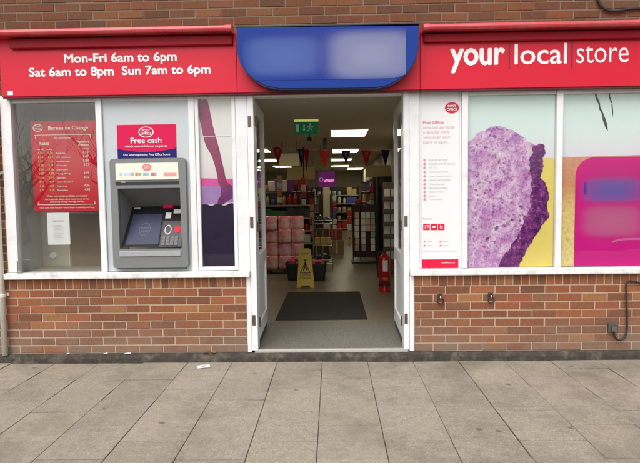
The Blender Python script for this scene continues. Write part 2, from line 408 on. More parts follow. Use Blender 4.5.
# floor
def floor_mat(name, c1, c2, rough, sp):
    mt, t, n, l, b = nt(name); v = coords(n, l)
    c = mixc(n, l, c1, c2, noise_n(n, l, v, 2.5, 7, .65))
    c = mixc(n, l, c, tuple(x*.35 for x in c1), math_n(n, l, 'MULTIPLY', ramp(n, l, noise_n(n, l, v, sp, 3, .8), [(.5,(0,0,0)),(.66,(1,1,1))]), .8))
    c = mixc(n, l, c, tuple(min(1, x*1.9) for x in c2), math_n(n, l, 'MULTIPLY', ramp(n, l, noise_n(n, l, v, sp*1.3, 3, .8), [(.55,(0,0,0)),(.7,(1,1,1))]), .7))
    l.new(c, b.inputs['Base Color']); b.inputs['Roughness'].default_value = rough; bump_n(n, l, b, noise_n(n, l, v, 40, 3), .05, .002)
    return mt
bm = new_bm(); box(bm, -5, 1.5, .16, 19.2, -.02, .09); struct('shop_floor', bm, floor_mat('worn_vinyl_floor', (.18,.15,.10), (.225,.19,.125), .33, 70))
bm = new_bm(); box(bm, -.735, .69, .003, 1.14, .0, .094); struct('entrance_floor', bm, floor_mat('grey_terrazzo', (.135,.128,.10), (.20,.19,.155), .5, 60))
bm = new_bm(); box(bm, -.735, .69, -.012, .030, .06, .100, .004); P('threshold', bm, mk('scuffed_threshold', (.42,.40,.36), .5, .15, 14, .2), bld)

# ---- timber frames
def frame_box(name, x0, x1, z0, z1, y0=-.012, y1=.07, bev=.006, mat=None, parent=None):
    bm = new_bm(); box(bm, x0, x1, y0, y1, z0, z1, bev, 2); return P(name, bm, mat or WHITE, parent or bld)
ZS, ZT = .846, 2.47        # sill top, frame head
frame_box('window_frame', -3.022, -2.925, ZS, ZT)
frame_box('window_frame', -2.146, -2.090, ZS, ZT)
frame_box('window_frame', -1.296, -1.242, ZS, ZT)
frame_box('door_post', -.868, -.762, .787, ZT, -.006)
frame_box('door_post', .702, .790, .787, ZT, -.006)
frame_box('window_frame', 1.176, 1.230, ZS, ZT)
frame_box('window_frame', 2.020, 2.074, ZS, ZT)
frame_box('window_frame', 2.93, 2.985, ZS, ZT)
frame_box('window_frame', 3.56, 3.617, ZS, ZT)
for a, b in ((-2.923, -2.148), (-2.088, -1.298), (1.232, 2.018), (2.076, 2.928), (2.987, 3.558)):
    frame_box('window_head', a, b, 2.405, ZT, .004, .065)
frame_box('door_frame', -.760, -.703, .094, ZT, -.014, .11)
frame_box('door_frame', -.800, -.762, .077, .785, -.010, .10)
frame_box('door_frame', .648, .700, .094, ZT, -.014, .11)
frame_box('door_frame', .702, .742, .077, .785, -.010, .10)
frame_box('door_head', -.701, .646, 2.425, ZT, 0, .11)
# sills
frame_box('window_sill', -3.045, -.764, .787, .843, -.055, .075, .008, SILLW)
frame_box('window_sill', .704, 3.66, .787, .843, -.055, .075, .008, SILLW)
# casement frame of the narrow window
def casement(x0, x1, z0, z1, t, y0=.0, y1=.05):
    bm = new_bm(); box(bm, x0, x0+t, y0, y1, z0, z1, .004); box(bm, x1-t, x1, y0, y1, z0, z1, .004)
    box(bm, x0+t, x1-t, y0, y1, z0, z0+t, .004); box(bm, x0+t, x1-t, y0, y1, z1-t, z1, .004)
    return P('casement_frame', bm, WHITE, bld)
casement(-1.240, -.870, ZS+.002, 2.45, .034, -.004)
# glass panes
def pane(x0, x1, z0, z1, y, mat, parent=bld, label=None):
    bm = new_bm(); box(bm, x0, x1, y, y+.006, z0, z1); return P('glass_pane', bm, mat, parent, label=label)
pane(-2.924, -2.147, ZS, 2.404, .03, GLASS)
pane(1.231, 2.019, ZS, 2.404, .022, GLASSP); pane(2.075, 2.929, ZS, 2.404, .022, GLASSP); pane(2.986, 3.559, ZS, 2.404, .022, GLASSP)
pane(-1.206, -.904, ZS+.036, 2.416, .012, GLASSP)
# backing panel behind the glass left window
bm = new_bm(); box(bm, -3.02, -.9, .50, .54, .60, 2.59); P('partition', bm, WALLBACK, bld)
bm = new_bm(); box(bm, -.9, -.86, .13, .54, .09, 2.59); P('partition', bm, WALLI, bld)
bm = new_bm(); box(bm, F(71,240,.49).x, -2.08, .485, .499, .82, F(80,214,.49).z); P('lower_panel', bm, BROWNP, bld)
bm = new_bm(); box(bm, F(69,240,.49).x-.004, F(69,240,.49).x+.006, .485, .499, .62, 2.55); P('panel_joint', bm, mk('pale_joint_strip', (.68,.65,.58), .5), bld)
bm = new_bm(); box(bm, -3.02, -2.97, .075, .50, .62, 2.55); P('window_reveal', bm, mk('pale_grey_reveal', (.62,.62,.60), .6), bld)
bm = new_bm(); box(bm, -2.969, -2.15, .076, .484, .80, .84); P('inner_sill', bm, mk('grey_inner_sill', (.40,.38,.34), .55), bld)
bm = new_bm(); box(bm, -2.969, -2.09, .480, .4845, F(80,213.5,.49).z, F(80,212,.49).z); P('panel_rail', bm, WALLBACK, bld)

# ---- doors: two leaves folded back into the shop
def door(side):
    hx, ex = (-.704, -.722) if side < 0 else (.649, .664)
    L = .80; ang = math.atan2((ex-hx), L)
    d = bpy.data.objects.new('door', None); COL.objects.link(d); d.parent = bld; d.location = Vector((hx, .112, 0))-ORG[bld.name]
    d.rotation_euler = (0, 0, -ang); ORG[d.name] = Vector()
    T = .045; a, b = (-T, 0) if side < 0 else (0, T)        # thickness away from the opening
    z0, z1 = .165, 2.415; st = .085
    def pc(n, bx, mat=WHITE, bev=.005):
        bm = new_bm()
        for q in bx: box(bm, *q, bev)
        return P(n, bm, mat, d)
    pc('door_leaf', [(a, b, 0, st, z0, z1), (a, b, L-st, L, z0, z1), (a, b, st, L-st, z1-.11, z1), (a, b, st, L-st, .84, .97), (a, b, st, L-st, z0, .31)])
    pc('lower_panel', [(a+.014, b-.014, st, L-st, .31, .84)], bev=0)
    pc('glass_pane', [((a+b)/2-.003, (a+b)/2+.003, st, L-st, .97, z1-.11)], GLASSD, 0)
    pc('kick_strip', [(a+.006, b-.006, .02, L-.02, .100, .164)], mk('dark_door_brush', (.07,.065,.06), .7, .2), .002)
    s = 1 if side < 0 else -1
    for zc in (.335, 1.24, 2.22):
        bm = new_bm(); box(bm, min(s*.001, s*.006), max(s*.001, s*.006), -.002, .034, zc-.045, zc+.045, .0015); 
        tube(bm, [(s*.007, -.008, zc-.047), (s*.007, -.008, zc+.047)], .008, 8); P('hinge', bm, BRONZE, d)
    return d
dl = door(-1); dl['label'] = 'white glazed door leaf folded back on the left of the doorway'
dr = door(1); dr['label'] = 'white glazed door leaf folded back on the right of the doorway'
# hinge plates on the frames
for u, v0, v1, s in ((249.3,116,127,-1),(251.6,217,228,-1),(253.8,315,325.5,-1),(406,216,226.6,1),(406.2,313.6,323.8,1)):
    p, q = F(u, v0, -.016), F(u, v1, -.016); bm = new_bm(); box(bm, p.x-.015, p.x+.015, -.018, -.0145, q.z, p.z, .001); P('hinge', bm, BRONZE, bld)

# ------------------------------------------------------------------ fascia sign (two runs) with trough lights
YF = -.085
def fascia(x0, x1, label, z0=2.437+.01, z1=2.97):
    t = thing('fascia_sign', label, 'sign', ((x0+x1)/2, YF, z0))
    bm = new_bm(); box(bm, x0, x1, YF, -.004, z0, z1, .003); P('board', bm, RED, t)
    bm = new_bm(); box(bm, x0+.005, x1-.005, YF+.012, -.006, z0-.012, z0-.0005); P('bottom_trim', bm, MAROON, t)
    return t
def trough(x0, x1, label, cap0, band0):
    YT = -.20; zt = F(0, 29.3, YT).z if cap0 else F(425, 23.6, YT).z
    t = thing('trough_light', label, 'light', ((x0+x1)/2, YF, zt-.1), 'trough lights over the sign')
    prof = [(YF-.002, zt+.010), (YT+.03, zt+.004)]+[(YT+.010-.026*math.sin(R(a)), zt-.027+.026*math.cos(R(a))) for a in (20,45,70,95,120,145,165)]
    prof += [(YF-.002, zt-.048)]
    bm = new_bm(); prism(bm, [Vector((x0, y, z)) for y, z in prof], (x1-x0, 0, 0)); P('cover', bm, REDD, t)
    for a, b in ((x0-.006, x0+.05), (x1-.05, x1+.006)):
        bm = new_bm(); prism(bm, [Vector((a, y-(.003 if y < YF-.01 else 0), z+(.003 if i < 5 else -.004))) for i, (y, z) in enumerate(prof)], (b-a, 0, 0)); P('end_cap', bm, REDD, t)
    zr0 = F(100, 46.8, -.125).z if cap0 else F(500, 40.6, -.125).z
    bm = new_bm(); box(bm, band0, x1-.004, -.125, YF-.002, zr0, zt-.062, .006); P('dark_band', bm, REDIN, t)  # separate darker red strip along the board below the cover
    return t
XL0 = F(1.5, 95, YF).x; XBL = F(236.5, 50, YF).x; XBR = F(420, 50, YF).x
fl = fascia(XL0, XBL-.002, 'red fascia board with opening hours above the cash machine'); fr = fascia(XBR+.002, 3.75, 'red fascia board reading your local store above the posters')
fm = thing('fascia_sign', 'plain red fascia strip behind and under the blue sign', 'sign', (0, YF, 2.45))
bm = new_bm(); box(bm, XBL, XBR, YF, -.004, 2.447, 2.95, .003); P('board', bm, RED, fm)
bm = new_bm(); box(bm, XBL, XBR, YF+.012, -.006, 2.435, 2.4465); P('bottom_trim', bm, MAROON, fm)
tl = trough(XL0-.12, F(231, 30, -.2).x, 'red trough light along the opening hours sign', True, F(9, 44, -.125).x)
tr_ = trough(F(424, 30, -.2).x, 3.7, 'red trough light along the your local store sign', False, F(424, 40, -.125).x)
YL = YF-.002
bm = new_bm()
ptext(bm, 'Mon-Fri 6am to 6pm', 64.6, 176.6, 61.6, YL, .05, 53.0)
P('weekday_hours_lettering', bm, LETW, fl); bm = new_bm()
ptext(bm, 'Sat 6am to 8pm  Sun 7am to 6pm', 29.4, 210.4, 74.8, YL, .05, 66.4)
P('weekend_hours_lettering', bm, LETW, fl)
p, q = F(7.6, 91, YL), F(13, 95, YL); bm = new_bm(); box(bm, p.x, q.x, YL-.0005, YF+.001, q.z, p.z); P('sticker', bm, PAPER, fl)
for body, u0, u1, vb, bold, vt in (('your', 451, 504, 64.3, .055, 48.8), ('local', 514.8, 566.7, 63.6, .026, 43.6), ('store', 576.5, 628.5, 62.6, -.004, 45.2)):
    bm = new_bm(); ptext(bm, body, u0, u1, vb, YL, bold, vt); P('lettering', bm, LETW, fr)
bm = new_bm()
for u in (509.6, 572.4):
    p, q = F(u, 41.5, YL), F(u, 69, YL); box(bm, p.x-.006, p.x+.006, YL, YF+.001, q.z, p.z)
P('divider_lines', bm, MAROON, fr)

# blue projecting sign
YB = -.235
bs = thing('blue_sign', 'big blue shop sign with rounded lower corners and a blurred pale name over the doorway', 'sign', (0, YB, 2.5))
out = [(237,27.6),(237,40),(237.6,52),(240.5,62),(246,71),(255,79.2),(266,85.5),(280,88.2),(330,88),(376,87.3),(388,84.6),(400.5,78),(409,69.6),(415.5,59),(418.2,48),(418.6,38),(418.6,25.6)]
pts = [F(u, v, YB) for u, v in out]
bm = new_bm(); prism(bm, pts, (0, .012, 0)); P('face_panel', bm, BLUE, bs)
cx = sum(p.x for p in pts)/len(pts); cz = sum(p.z for p in pts)/len(pts)
rim = [Vector((p.x+(.006 if p.x > cx else -.006), YB+.0125, p.z-(.010 if p.z < 2.8 else 0))) for p in pts]
bm = new_bm(); prism(bm, rim, (0, YF-YB-.015, 0)); P('return_box', bm, NAVY, bs)  # sign return in darker navy, its shade put into the colour
def blur_print(name, base, blobs, nscale=2.0, grain=.0):
    """print with soft-edged patches: blobs = (cx, cz, rx, rz, colour, amount) in metres, object space"""
    mt, t, n, l, b = nt(name); v = coords(n, l); sx = n.new('ShaderNodeSeparateXYZ'); l.new(v, sx.inputs[0]); c = None
    nz = noise_n(n, l, v, nscale, 2)
    for cx_, cz_, rx, rz, col, amt in blobs:
        dx = math_n(n, l, 'DIVIDE', math_n(n, l, 'ABSOLUTE', math_n(n, l, 'SUBTRACT', sx.outputs['X'], cx_)), rx)
        dz = math_n(n, l, 'DIVIDE', math_n(n, l, 'ABSOLUTE', math_n(n, l, 'SUBTRACT', sx.outputs['Z'], cz_)), rz)
        d = math_n(n, l, 'MAXIMUM', math_n(n, l, 'POWER', dx, 1.0), dz)
        d2 = math_n(n, l, 'SQRT', math_n(n, l, 'ADD', math_n(n, l, 'POWER', dx, 4.0), math_n(n, l, 'POWER', dz, 4.0)))
        f = ramp(n, l, d2, [(.0, (1,1,1)), (.25, (.82,)*3), (.9, (.06,)*3), (1., (0,0,0))])
        f.node.color_ramp.interpolation = 'EASE'
        c = mixc(n, l, c if c is not None else base, col, math_n(n, l, 'MULTIPLY', f, amt))
    l.new(c, b.inputs['Base Color']); b.inputs['Roughness'].default_value = .45; b.inputs['Specular IOR Level'].default_value = .12
    return mt
p, q = F(241.5, 31, YB), F(406, 78, YB)
o3 = ORG[bs.name]
loc = lambda u, v: (F(u, v, YB).x-o3.x, F(u, v, YB).z-o3.z)
L1, L2, L3 = loc(285, 54), loc(372, 55), loc(340, 52)
mb = blur_print('blurred_sign_print', (.014,.040,.25), [(L3[0], L3[1], .84, .24, (.04,.045,.24), .7), (L1[0]-.02, L1[1]-.02, .40, .20, (.085,.14,.37), .8), (L2[0], L2[1], .46, .25, (.235,.255,.39), .95)])
bm = new_bm(); flat(bm, [Vector((x, YB-.002, z)) for x, z in ((p.x, p.z), (p.x+.001, F(0,62,YB).z), (F(247,74,YB).x, F(247,72,YB).z), (F(256,78,YB).x, q.z), (q.x-.10, q.z), (q.x, q.z+.03), (q.x, p.z))])
P('blurred_name_panel', bm, mb, bs)
bm = new_bm(); a, b = F(236, 26, -.235), F(420, 25, -.235); zf = pts[0].z+.002; box(bm, a.x, b.x, -.236, YF+.0, zf, zf+.010)
x = a.x+.01
while x < b.x:
    box(bm, x, x+.003, -.20+random.uniform(-.008,.008), -.196, zf+.010, zf+.010+random.uniform(.012,.026)); x += .03
solo('shadow_gap_strip', bm, ROOFGAP, 'dark spiked strip painted in as the shadow gap above the blue sign', 'shadow strip', (0, -.12, 3.06))  # dark spiked strip stands in for the shadow gap above the sign

# ------------------------------------------------------------------ cash machine window

ca = thing('cash_machine', 'grey wall cash machine with ivory header and recessed screen and keypad', 'cash machine', (-1.7, .01, .87))
YA = -.035
a, b = F(109.3, 158.8, YA), F(188.4, 268.8, YA); AX0, AX1, AZ1, AZ0 = a.x, b.x, a.z, F(148, 268.3, YA).z
r0, r1 = F(117.6, 188.5, YA), F(181.8, 248.5, YA); RX_0, RX_1, RZ1, RZ0 = r0.x, r1.x, r0.z, r1.z
outer = rrect(AX0, AX1, AZ0, AZ1, .035, YA)
inner = rrect(RX_0, RX_1, RZ0, RZ1, .008, YA)
bm = new_bm()
A = [bm.verts.new(p) for p in outer]; B = [bm.verts.new(p) for p in inner]; k = len(A)
AB = [bm.verts.new((v.co.x*1.0+(.004 if v.co.x > -1.7 else -.004), .0115, v.co.z)) for v in A]; A2 = AB
BB = [bm.verts.new((v.co.x, .0115, v.co.z)) for v in B]
for i in range(k):
    j = (i+1) % k
    bm.faces.new((A[i], A[j], B[j], B[i])); bm.faces.new((A2[j], A[j], A[i], A2[i])); bm.faces.new((B[i], B[j], BB[j], BB[i]))
bmesh.ops.bevel(bm, geom=[e for e in bm.edges if all(v in A or v in B for v in e.verts) and e.is_manifold and abs(e.calc_face_angle(0)) > .6], offset=.004, segments=2, affect='EDGES')
P('surround', bm, ATMG, ca)
bm = new_bm(); u0_, u1_, w0_, w1_ = RX_0-.004, RX_1+.004, RZ0-.004, RZ1+.004
box(bm, -2.087, u0_, .012, .03, ZS+.001, 2.404); box(bm, u1_, -1.299, .012, .03, ZS+.001, 2.404); box(bm, u0_, u1_, .012, .03, ZS+.001, w0_); box(bm, u0_, u1_, .012, .03, w1_, 2.404)
P('infill_panel', bm, ATMPANEL, bld)
# recess: hood, cheeks, sloping deck
DP = .24
dm = [Vector((RX_0+.002, .0115, RZ1)), Vector((RX_1-.002, .0115, RZ1)), Vector((RX_1-.03, DP, RZ1-.17)), Vector((RX_0+.03, DP, RZ1-.17))]
bm = new_bm(); flat(bm, dm); P('hood_lining', bm, mk('grey_hood_plastic', (.15,.155,.16), .5, .05), ca)
deckB = [Vector((RX_0+.03, DP, RZ1-.17-.001)), Vector((RX_1-.03, DP, RZ1-.171)), Vector((RX_1-.004, -.01, RZ0+.012)), Vector((RX_0+.004, -.01, RZ0+.012))]
bm = new_bm(); flat(bm, [Vector((RX_0+.0025, .0115, RZ1)), dm[3], deckB[3]]); P('side_cheek', bm, ATMG, ca); bm = new_bm(); flat(bm, [Vector((RX_1-.0025, .0115, RZ1)), dm[2], deckB[2]]); P('side_cheek', bm, ATMG, ca)
dO = deckB[3]; dU = (deckB[2]-dO); dV = (deckB[0]-deckB[3]).dot(Vector((0,1,0))); 
def deck(u, v, h=0.0):                 # u,v in 0..1 over the sloping deck
    lo = deckB[3].lerp(deckB[2], u); hi = deckB[0].lerp(deckB[1], u); n_ = (deckB[2]-deckB[3]).cross(deckB[0]-deckB[3]).normalized()
    return lo.lerp(hi, v)+n_*h
def deck_box(u0, u1, v0, v1, h, bm, h0=0.0005):
    lo = [deck(u0,v0,h0), deck(u1,v0,h0), deck(u1,v1,h0), deck(u0,v1,h0)]; hi = [deck(u0,v0,h), deck(u1,v0,h), deck(u1,v1,h), deck(u0,v1,h)]
    A = [bm.verts.new(p) for p in lo]; B = [bm.verts.new(p) for p in hi]; bm.faces.new(A[::-1]); bm.faces.new(B)
    for i in range(4): bm.faces.new((A[i], A[(i+1)%4], B[(i+1)%4], B[i]))
bm = new_bm(); flat(bm, deckB); P('deck', bm, mk('black_deck_plastic', (.009,.009,.011), .4, .2, spec=.15), ca)
bm = new_bm(); deck_box(.06, .60, .06, .80, .004, bm); sc_ = P('screen', bm, SCREEN, ca)
bm = new_bm(); c0 = deck(.33, .42, .006); ex, ey = (deck(.43,.42)-deck(.33,.42)), (deck(.33,.62)-deck(.33,.42))
o_ = [c0+ex*math.cos(t)*1.0+ey*math.sin(t)*.8 for t in [i*2*math.pi/24 for i in range(24)]]; i_ = [c0+ex*math.cos(t)*.86+ey*math.sin(t)*.68 for t in [i*2*math.pi/24 for i in range(24)]]
ring(bm, o_, i_); deck_box(.26, .40, .36, .40, .0062, bm, .0055); deck_box(.26, .40, .44, .48, .0062, bm, .0055); P('screen_logo', bm, mk('grey_screen_print', (.075,.08,.13), .35, spec=.2), ca)
bm = new_bm(); deck_box(.63, .98, .0, .62, .010, bm); kp = P('keypad', bm, BLACK, ca)
bm = new_bm()
for i in range(4):
    for j in range(3): deck_box(.66+i*.072, .712+i*.072, .03+j*.075, .085+j*.075, .016, bm, .0101)
P('keys', bm, mk('dark_keys', (.075,.075,.08), .4), kp)
bm = new_bm(); c0 = deck(.90, .40, .012); ex = deck(.955,.40)-deck(.90,.40); ey = deck(.90,.48)-deck(.90,.40)
prism(bm, [c0+ex*math.cos(t)+ey*math.sin(t) for t in [i*2*math.pi/20 for i in range(20)]], (0,0,.002)); P('red_button_disc', bm, REDL, kp)
bm = new_bm(); c0 = deck(.74, .40, .012); ex = deck(.80,.40)-deck(.74,.40); ey = deck(.74,.52)-deck(.74,.40)
ring(bm, [c0+ex*math.cos(t)+ey*math.sin(t) for t in [i*2*math.pi/20 for i in range(20)]], [c0+(ex*math.cos(t)+ey*math.sin(t))*.75 for t in [i*2*math.pi/20 for i in range(20)]]); P('contactless_ring', bm, GREYTX, kp)
bm = new_bm(); deck_box(.66, .76, .68, .82, .012, bm); deck_box(.80, .98, .80, .90, .014, bm); P('card_slot', bm, mk('white_slot_label', (.6,.58,.56), .4), ca)
bm = new_bm(); deck_box(.60, .78, .93, 1.10, .02, bm, .006); P('help_tag', bm, PINKRED, ca)
bm = new_bm(); deck_box(.04, .16, .93, .96, .008, bm); P('card_mark', bm, GREYTX, ca)
# header
a, b = F(115.4, 163.4, YA-.006), F(178.6, 179.2, YA-.006)
bm = new_bm(); prism(bm, rrect(a.x, b.x, b.z, a.z, .006, YA-.008), (0, .010, 0)); hd = P('header_panel', bm, IVORY, ca)
YH = YA-.0095
bm = new_bm(); c0 = F(146.8, 167.2, YH); flat(bm, ell(c0.x, c0.z, .042, .033, YH)); P('logo_oval', bm, mk('faded_red_print', (.72,.20,.20), .4), hd)
bm = new_bm(); text(bm, 'POST', c0.x-.022, c0.x+.022, c0.z+.004, YH-.001, .02); text(bm, 'OFFICE', c0.x-.030, c0.x+.030, c0.z-.015, YH-.001, .02); P('logo_lettering', bm, PAPER, hd)
for i, (u, c) in enumerate(((121,(.42,.58,.72)),(125,(.45,.6,.75)),(129,(.5,.62,.72)),(132.2,(.4,.4,.5)),(136.6,(.62,.22,.10)),(139.8,(.30,.42,.16)),(144.5,(.30,.42,.62)),(147.6,(.38,.48,.62)),(152.3,(.55,.2,.16)),(155,(.35,.3,.5)))):
    p = F(u, 174.3, YH); bm = new_bm(); box(bm, p.x-.013, p.x+.013, YH, YA-.0075, p.z-.013, p.z+.013); P('card_badge', bm, M('badge_print', c, .4, .1, 60), hd)
p, q = F(163.8, 172.8, YH), F(176.5, 176, YH); bm = new_bm(); box(bm, p.x, q.x, YH, YA-.0075, q.z, p.z); P('pink_badge', bm, mk('pink_badge_print', (.72,.30,.30), .4), hd)
p, q = F(115.6, 182, YA), F(179, 184.2, YA); bm = new_bm(); box(bm, p.x, q.x, YA-.004, YA+.001, q.z, p.z); P('slot_line', bm, BLACK, ca)  # black strip along the slot under the header
p, q = F(121, 181.2, YA), F(126, 183, YA); bm = new_bm(); box(bm, p.x, q.x, YA-.010, YA-.003, q.z, p.z, .002); P('latch', bm, STEEL, ca)
p, q = F(119.5, 251, YA), F(181, 256, YA); bm = new_bm(); box(bm, p.x, q.x, YA-.010, YA+.002, q.z, p.z, .003); P('ledge', bm, mk('brushed_ledge', (.42,.44,.46), .35, .08, 30, metal=.4), ca)
p, q = F(118.2, 266.8, YA), F(187, 268, YA); bm = new_bm(); box(bm, p.x, q.x, YA-.003, YA+.002, q.z-.003, q.z+.004); P('bottom_shadow_strip', bm, BLACK, ca)  # black strip painted in as the shadow beneath the machine

# free cash sign
YS = .006
fc = thing('cash_sign', 'pink and navy free cash sign directly above the cash machine', 'sign', (-1.72, YS, 2.0))
a, b = F(116.6, 125, YS), F(176.6, 158.6, YS); FX0, FX1, FZ1, FZ0 = a.x, b.x, a.z, F(146, 158.6, YS).z; H_ = FZ1-FZ0
bm = new_bm(); box(bm, FX0, FX1, YS, .0115, FZ0, FZ1); P('sign_board', bm, PINKRED, fc)
curve = [Vector((FX0+(FX1-FX0)*t, YS-.0015, FZ0+H_*(.30-.105*math.sin(math.pi*t)))) for t in [i/16 for i in range(17)]]
bm = new_bm(); flat(bm, [Vector((FX1, YS-.0015, FZ0)), Vector((FX0, YS-.0015, FZ0))]+curve); P('navy_band', bm, NAVYP, fc)
cx_ = (FX0+FX1)/2-.002; c_z = FZ1-H_*.22
bm = new_bm(); ring(bm, ell(cx_, c_z, .070, .050, YS-.0015), ell(cx_, c_z, .062, .043, YS-.0015))
text(bm, 'POST', cx_-.036, cx_+.036, c_z+.004, YS-.0015, .03); text(bm, 'OFFICE', cx_-.048, cx_+.048, c_z-.024, YS-.0015, .03)
text(bm, 'Free cash', cx_-.145, cx_+.140, FZ0+H_*.46, YS-.0015, .012, FZ0+H_*.62)
text(bm, 'withdrawals & balance enquiries', cx_-.20, cx_+.19, FZ0+H_*.335, YS-.003, .005)
text(bm, 'Use when operating Post Office hours', cx_-.215, cx_+.215, FZ0+H_*.09, YS-.003, .005); P('lettering', bm, PAPER, fc)

# ------------------------------------------------------------------ left window: exchange rates poster and notice
YR = .11
ep = thing('exchange_poster', 'red currency exchange rates poster behind the left window', 'poster', (-2.5, YR, 1.8))
c4 = [F(30.5, 121.5, YR), F(97.3, 119.8, YR), F(99.2, 210.5, YR), F(34.2, 212, YR)]
EX0, EX1, EZ1, EZ0 = (c4[0].x+c4[3].x)/2, (c4[1].x+c4[2].x)/2, (c4[0].z+c4[1].z)/2, (c4[2].z+c4[3].z)/2
EW, EH = EX1-EX0, EZ1-EZ0
bm = new_bm(); box(bm, EX0, EX1, YR, YR+.012, EZ0, EZ1, .002); P('poster_board', bm, REDP, ep)
ex_ = lambda s: EX0+EW*s
ez_ = lambda s: EZ1-EH*s
bm = new_bm(); y_ = YR-.0015
ring(bm, ell(ex_(.11), ez_(.075), EW*.075, EH*.042, y_), ell(ex_(.11), ez_(.075), EW*.066, EH*.034, y_))
text(bm, 'POST', ex_(.07), ex_(.15), ez_(.07), y_, .02); text(bm, 'OFFICE', ex_(.06), ex_(.16), ez_(.095), y_, .02)
text(bm, 'Bureau de Change', ex_(.27), ex_(.87), ez_(.098), y_, .02)
text(bm, '0% commission*', ex_(.36), ex_(.62), ez_(.195), y_, .02)
text(bm, 'Rates', ex_(.13), ex_(.27), ez_(.262), y_, .03); text(bm, 'Travellers', ex_(.68), ex_(.88), ez_(.245), y_, .02); text(bm, 'cheques', ex_(.71), ex_(.87), ez_(.275), y_, .02)
text(bm, 'we sell', ex_(.09), ex_(.18), ez_(.318), y_, .02); text(bm, 'we buy', ex_(.23), ex_(.32), ez_(.318), y_, .02); text(bm, 'we buy', ex_(.77), ex_(.87), ez_(.318), y_, .02)
rows = ['Euros', 'US dollars', 'Australia', 'Canada', 'Denmark', 'Hong Kong', 'Japan', 'New Zealand', 'Norway', 'Sweden']
for i, rname in enumerate(rows):
    z = ez_(.362+i*.0455); w_ = .016*len(rname)+.06
    text(bm, rname, ex_(.37), ex_(.37+w_), z, y_, .015, z+.012)
    if i not in (4, 7): text(bm, '%.2f' % (1.1+i*.37), ex_(.78), ex_(.86), z, y_, .02)
text(bm, 'Other currencies available on request', ex_(.2), ex_(.82), ez_(.838), y_, .015)
text(bm, 'Ask in store for details of our travel money service', ex_(.17), ex_(.84), ez_(.872), y_, .01)
text(bm, 'Rates may change through the day', ex_(.25), ex_(.77), ez_(.902), y_, .01)
text(bm, 'Terms apply. Please keep your receipt. Subject to availability and change', ex_(.08), ex_(.92), ez_(.965), y_, .01)
t_ = .007
for (sx0, sx1, sz, dn) in ((.07, .90, .155, 1), (.07, .93, .925, -1)):
    pts = [Vector((ex_(sx0), y_, ez_(sz+.035*dn))), Vector((ex_(sx0)+.004, y_, ez_(sz+.01*dn))), Vector((ex_(sx0+.06), y_, ez_(sz))), Vector((ex_(sx1-.06), y_, ez_(sz))), Vector((ex_(sx1)-.004, y_, ez_(sz+.01*dn))), Vector((ex_(sx1), y_, ez_(sz+.035*dn)))]
    tube(bm, spline(pts, 6), .003, 6)
P('white_lettering', bm, TXTW, ep)
bm = new_bm()
for i in range(10):
    z = ez_(.362+i*.0455)
    text(bm, '%.2f' % (1.1+i*.41), ex_(.10), ex_(.17), z, y_, .02); text(bm, '%.2f' % (1.3+i*.44), ex_(.25), ex_(.32), z, y_, .02)
P('rate_figures', bm, TXTY, ep)
yn = .05; a, b = F(46.8, 212.6, yn), F(70.4, 245, yn)
nt_ = thing('paper_notice', 'white paper notice taped in the window under the red exchange poster', 'notice', (a.x, yn, b.z))
bm = new_bm(); box(bm, a.x, b.x, yn, yn+.001, F(58,244.6,yn).z, F(58,212.8,yn).z); P('sheet', bm, PAPER, nt_)
bm = new_bm(); cx_ = (a.x+b.x)/2
text(bm, 'NOTICE', cx_-.05, cx_+.05, b.z+.215, yn-.001, .02)
for i in range(11): box(bm, cx_-.055+random.uniform(0,.01), cx_+.055-random.uniform(0,.03), yn-.0015, yn-.0005, b.z+.185-i*.013, b.z+.188-i*.013)
P('printed_lines', bm, GREYTX, nt_)
# tin, round plug and dark spot in the left window
p = F(19.6, 271.8, -.035); bm = new_bm(); lathe(bm, (p.x, -.026, .8435), [(.022,0),(.026,.003),(.026,.012),(.024,.016),(.024,.100),(.026,.104),(.026,.112),(.021,.114)], 18)
solo('metal_tin', bm, STEEL, 'small silver tin standing on the left end of the window sill', 'tin', (p.x, -.026, .8435), smooth=False)
p = F(52.3, 255.8, .48); bm = new_bm(); o_ = [(.0,-.016),(.030,-.014),(.038,-.004),(.038,.004)]
for i in range(1): lathe(bm, (0,0,0), [(.038,0),(.036,.010),(.026,.018),(.008,.020)], 20)
bmesh.ops.rotate(bm, verts=bm.verts, cent=(0,0,0), matrix=Matrix.Rotation(R(90), 3, 'X')); bmesh.ops.translate(bm, verts=bm.verts, vec=(p.x, .4995, p.z))
solo('round_knob', bm, PAPER, 'round white knob on the grey panel behind the left window', 'knob', (p.x, .4995, p.z))
p = F(34, 247, .49); bm = new_bm(); lathe(bm, (0,0,0), [(.020,0),(.018,.008),(.006,.010)], 14); bmesh.ops.rotate(bm, verts=bm.verts, cent=(0,0,0), matrix=Matrix.Rotation(R(90), 3, 'X')); bmesh.ops.translate(bm, verts=bm.verts, vec=(p.x, .4995, p.z))
solo('cable_grommet', bm, BLACK, 'small black grommet on the grey panel near the tin', 'grommet', (p.x, .4995, p.z))

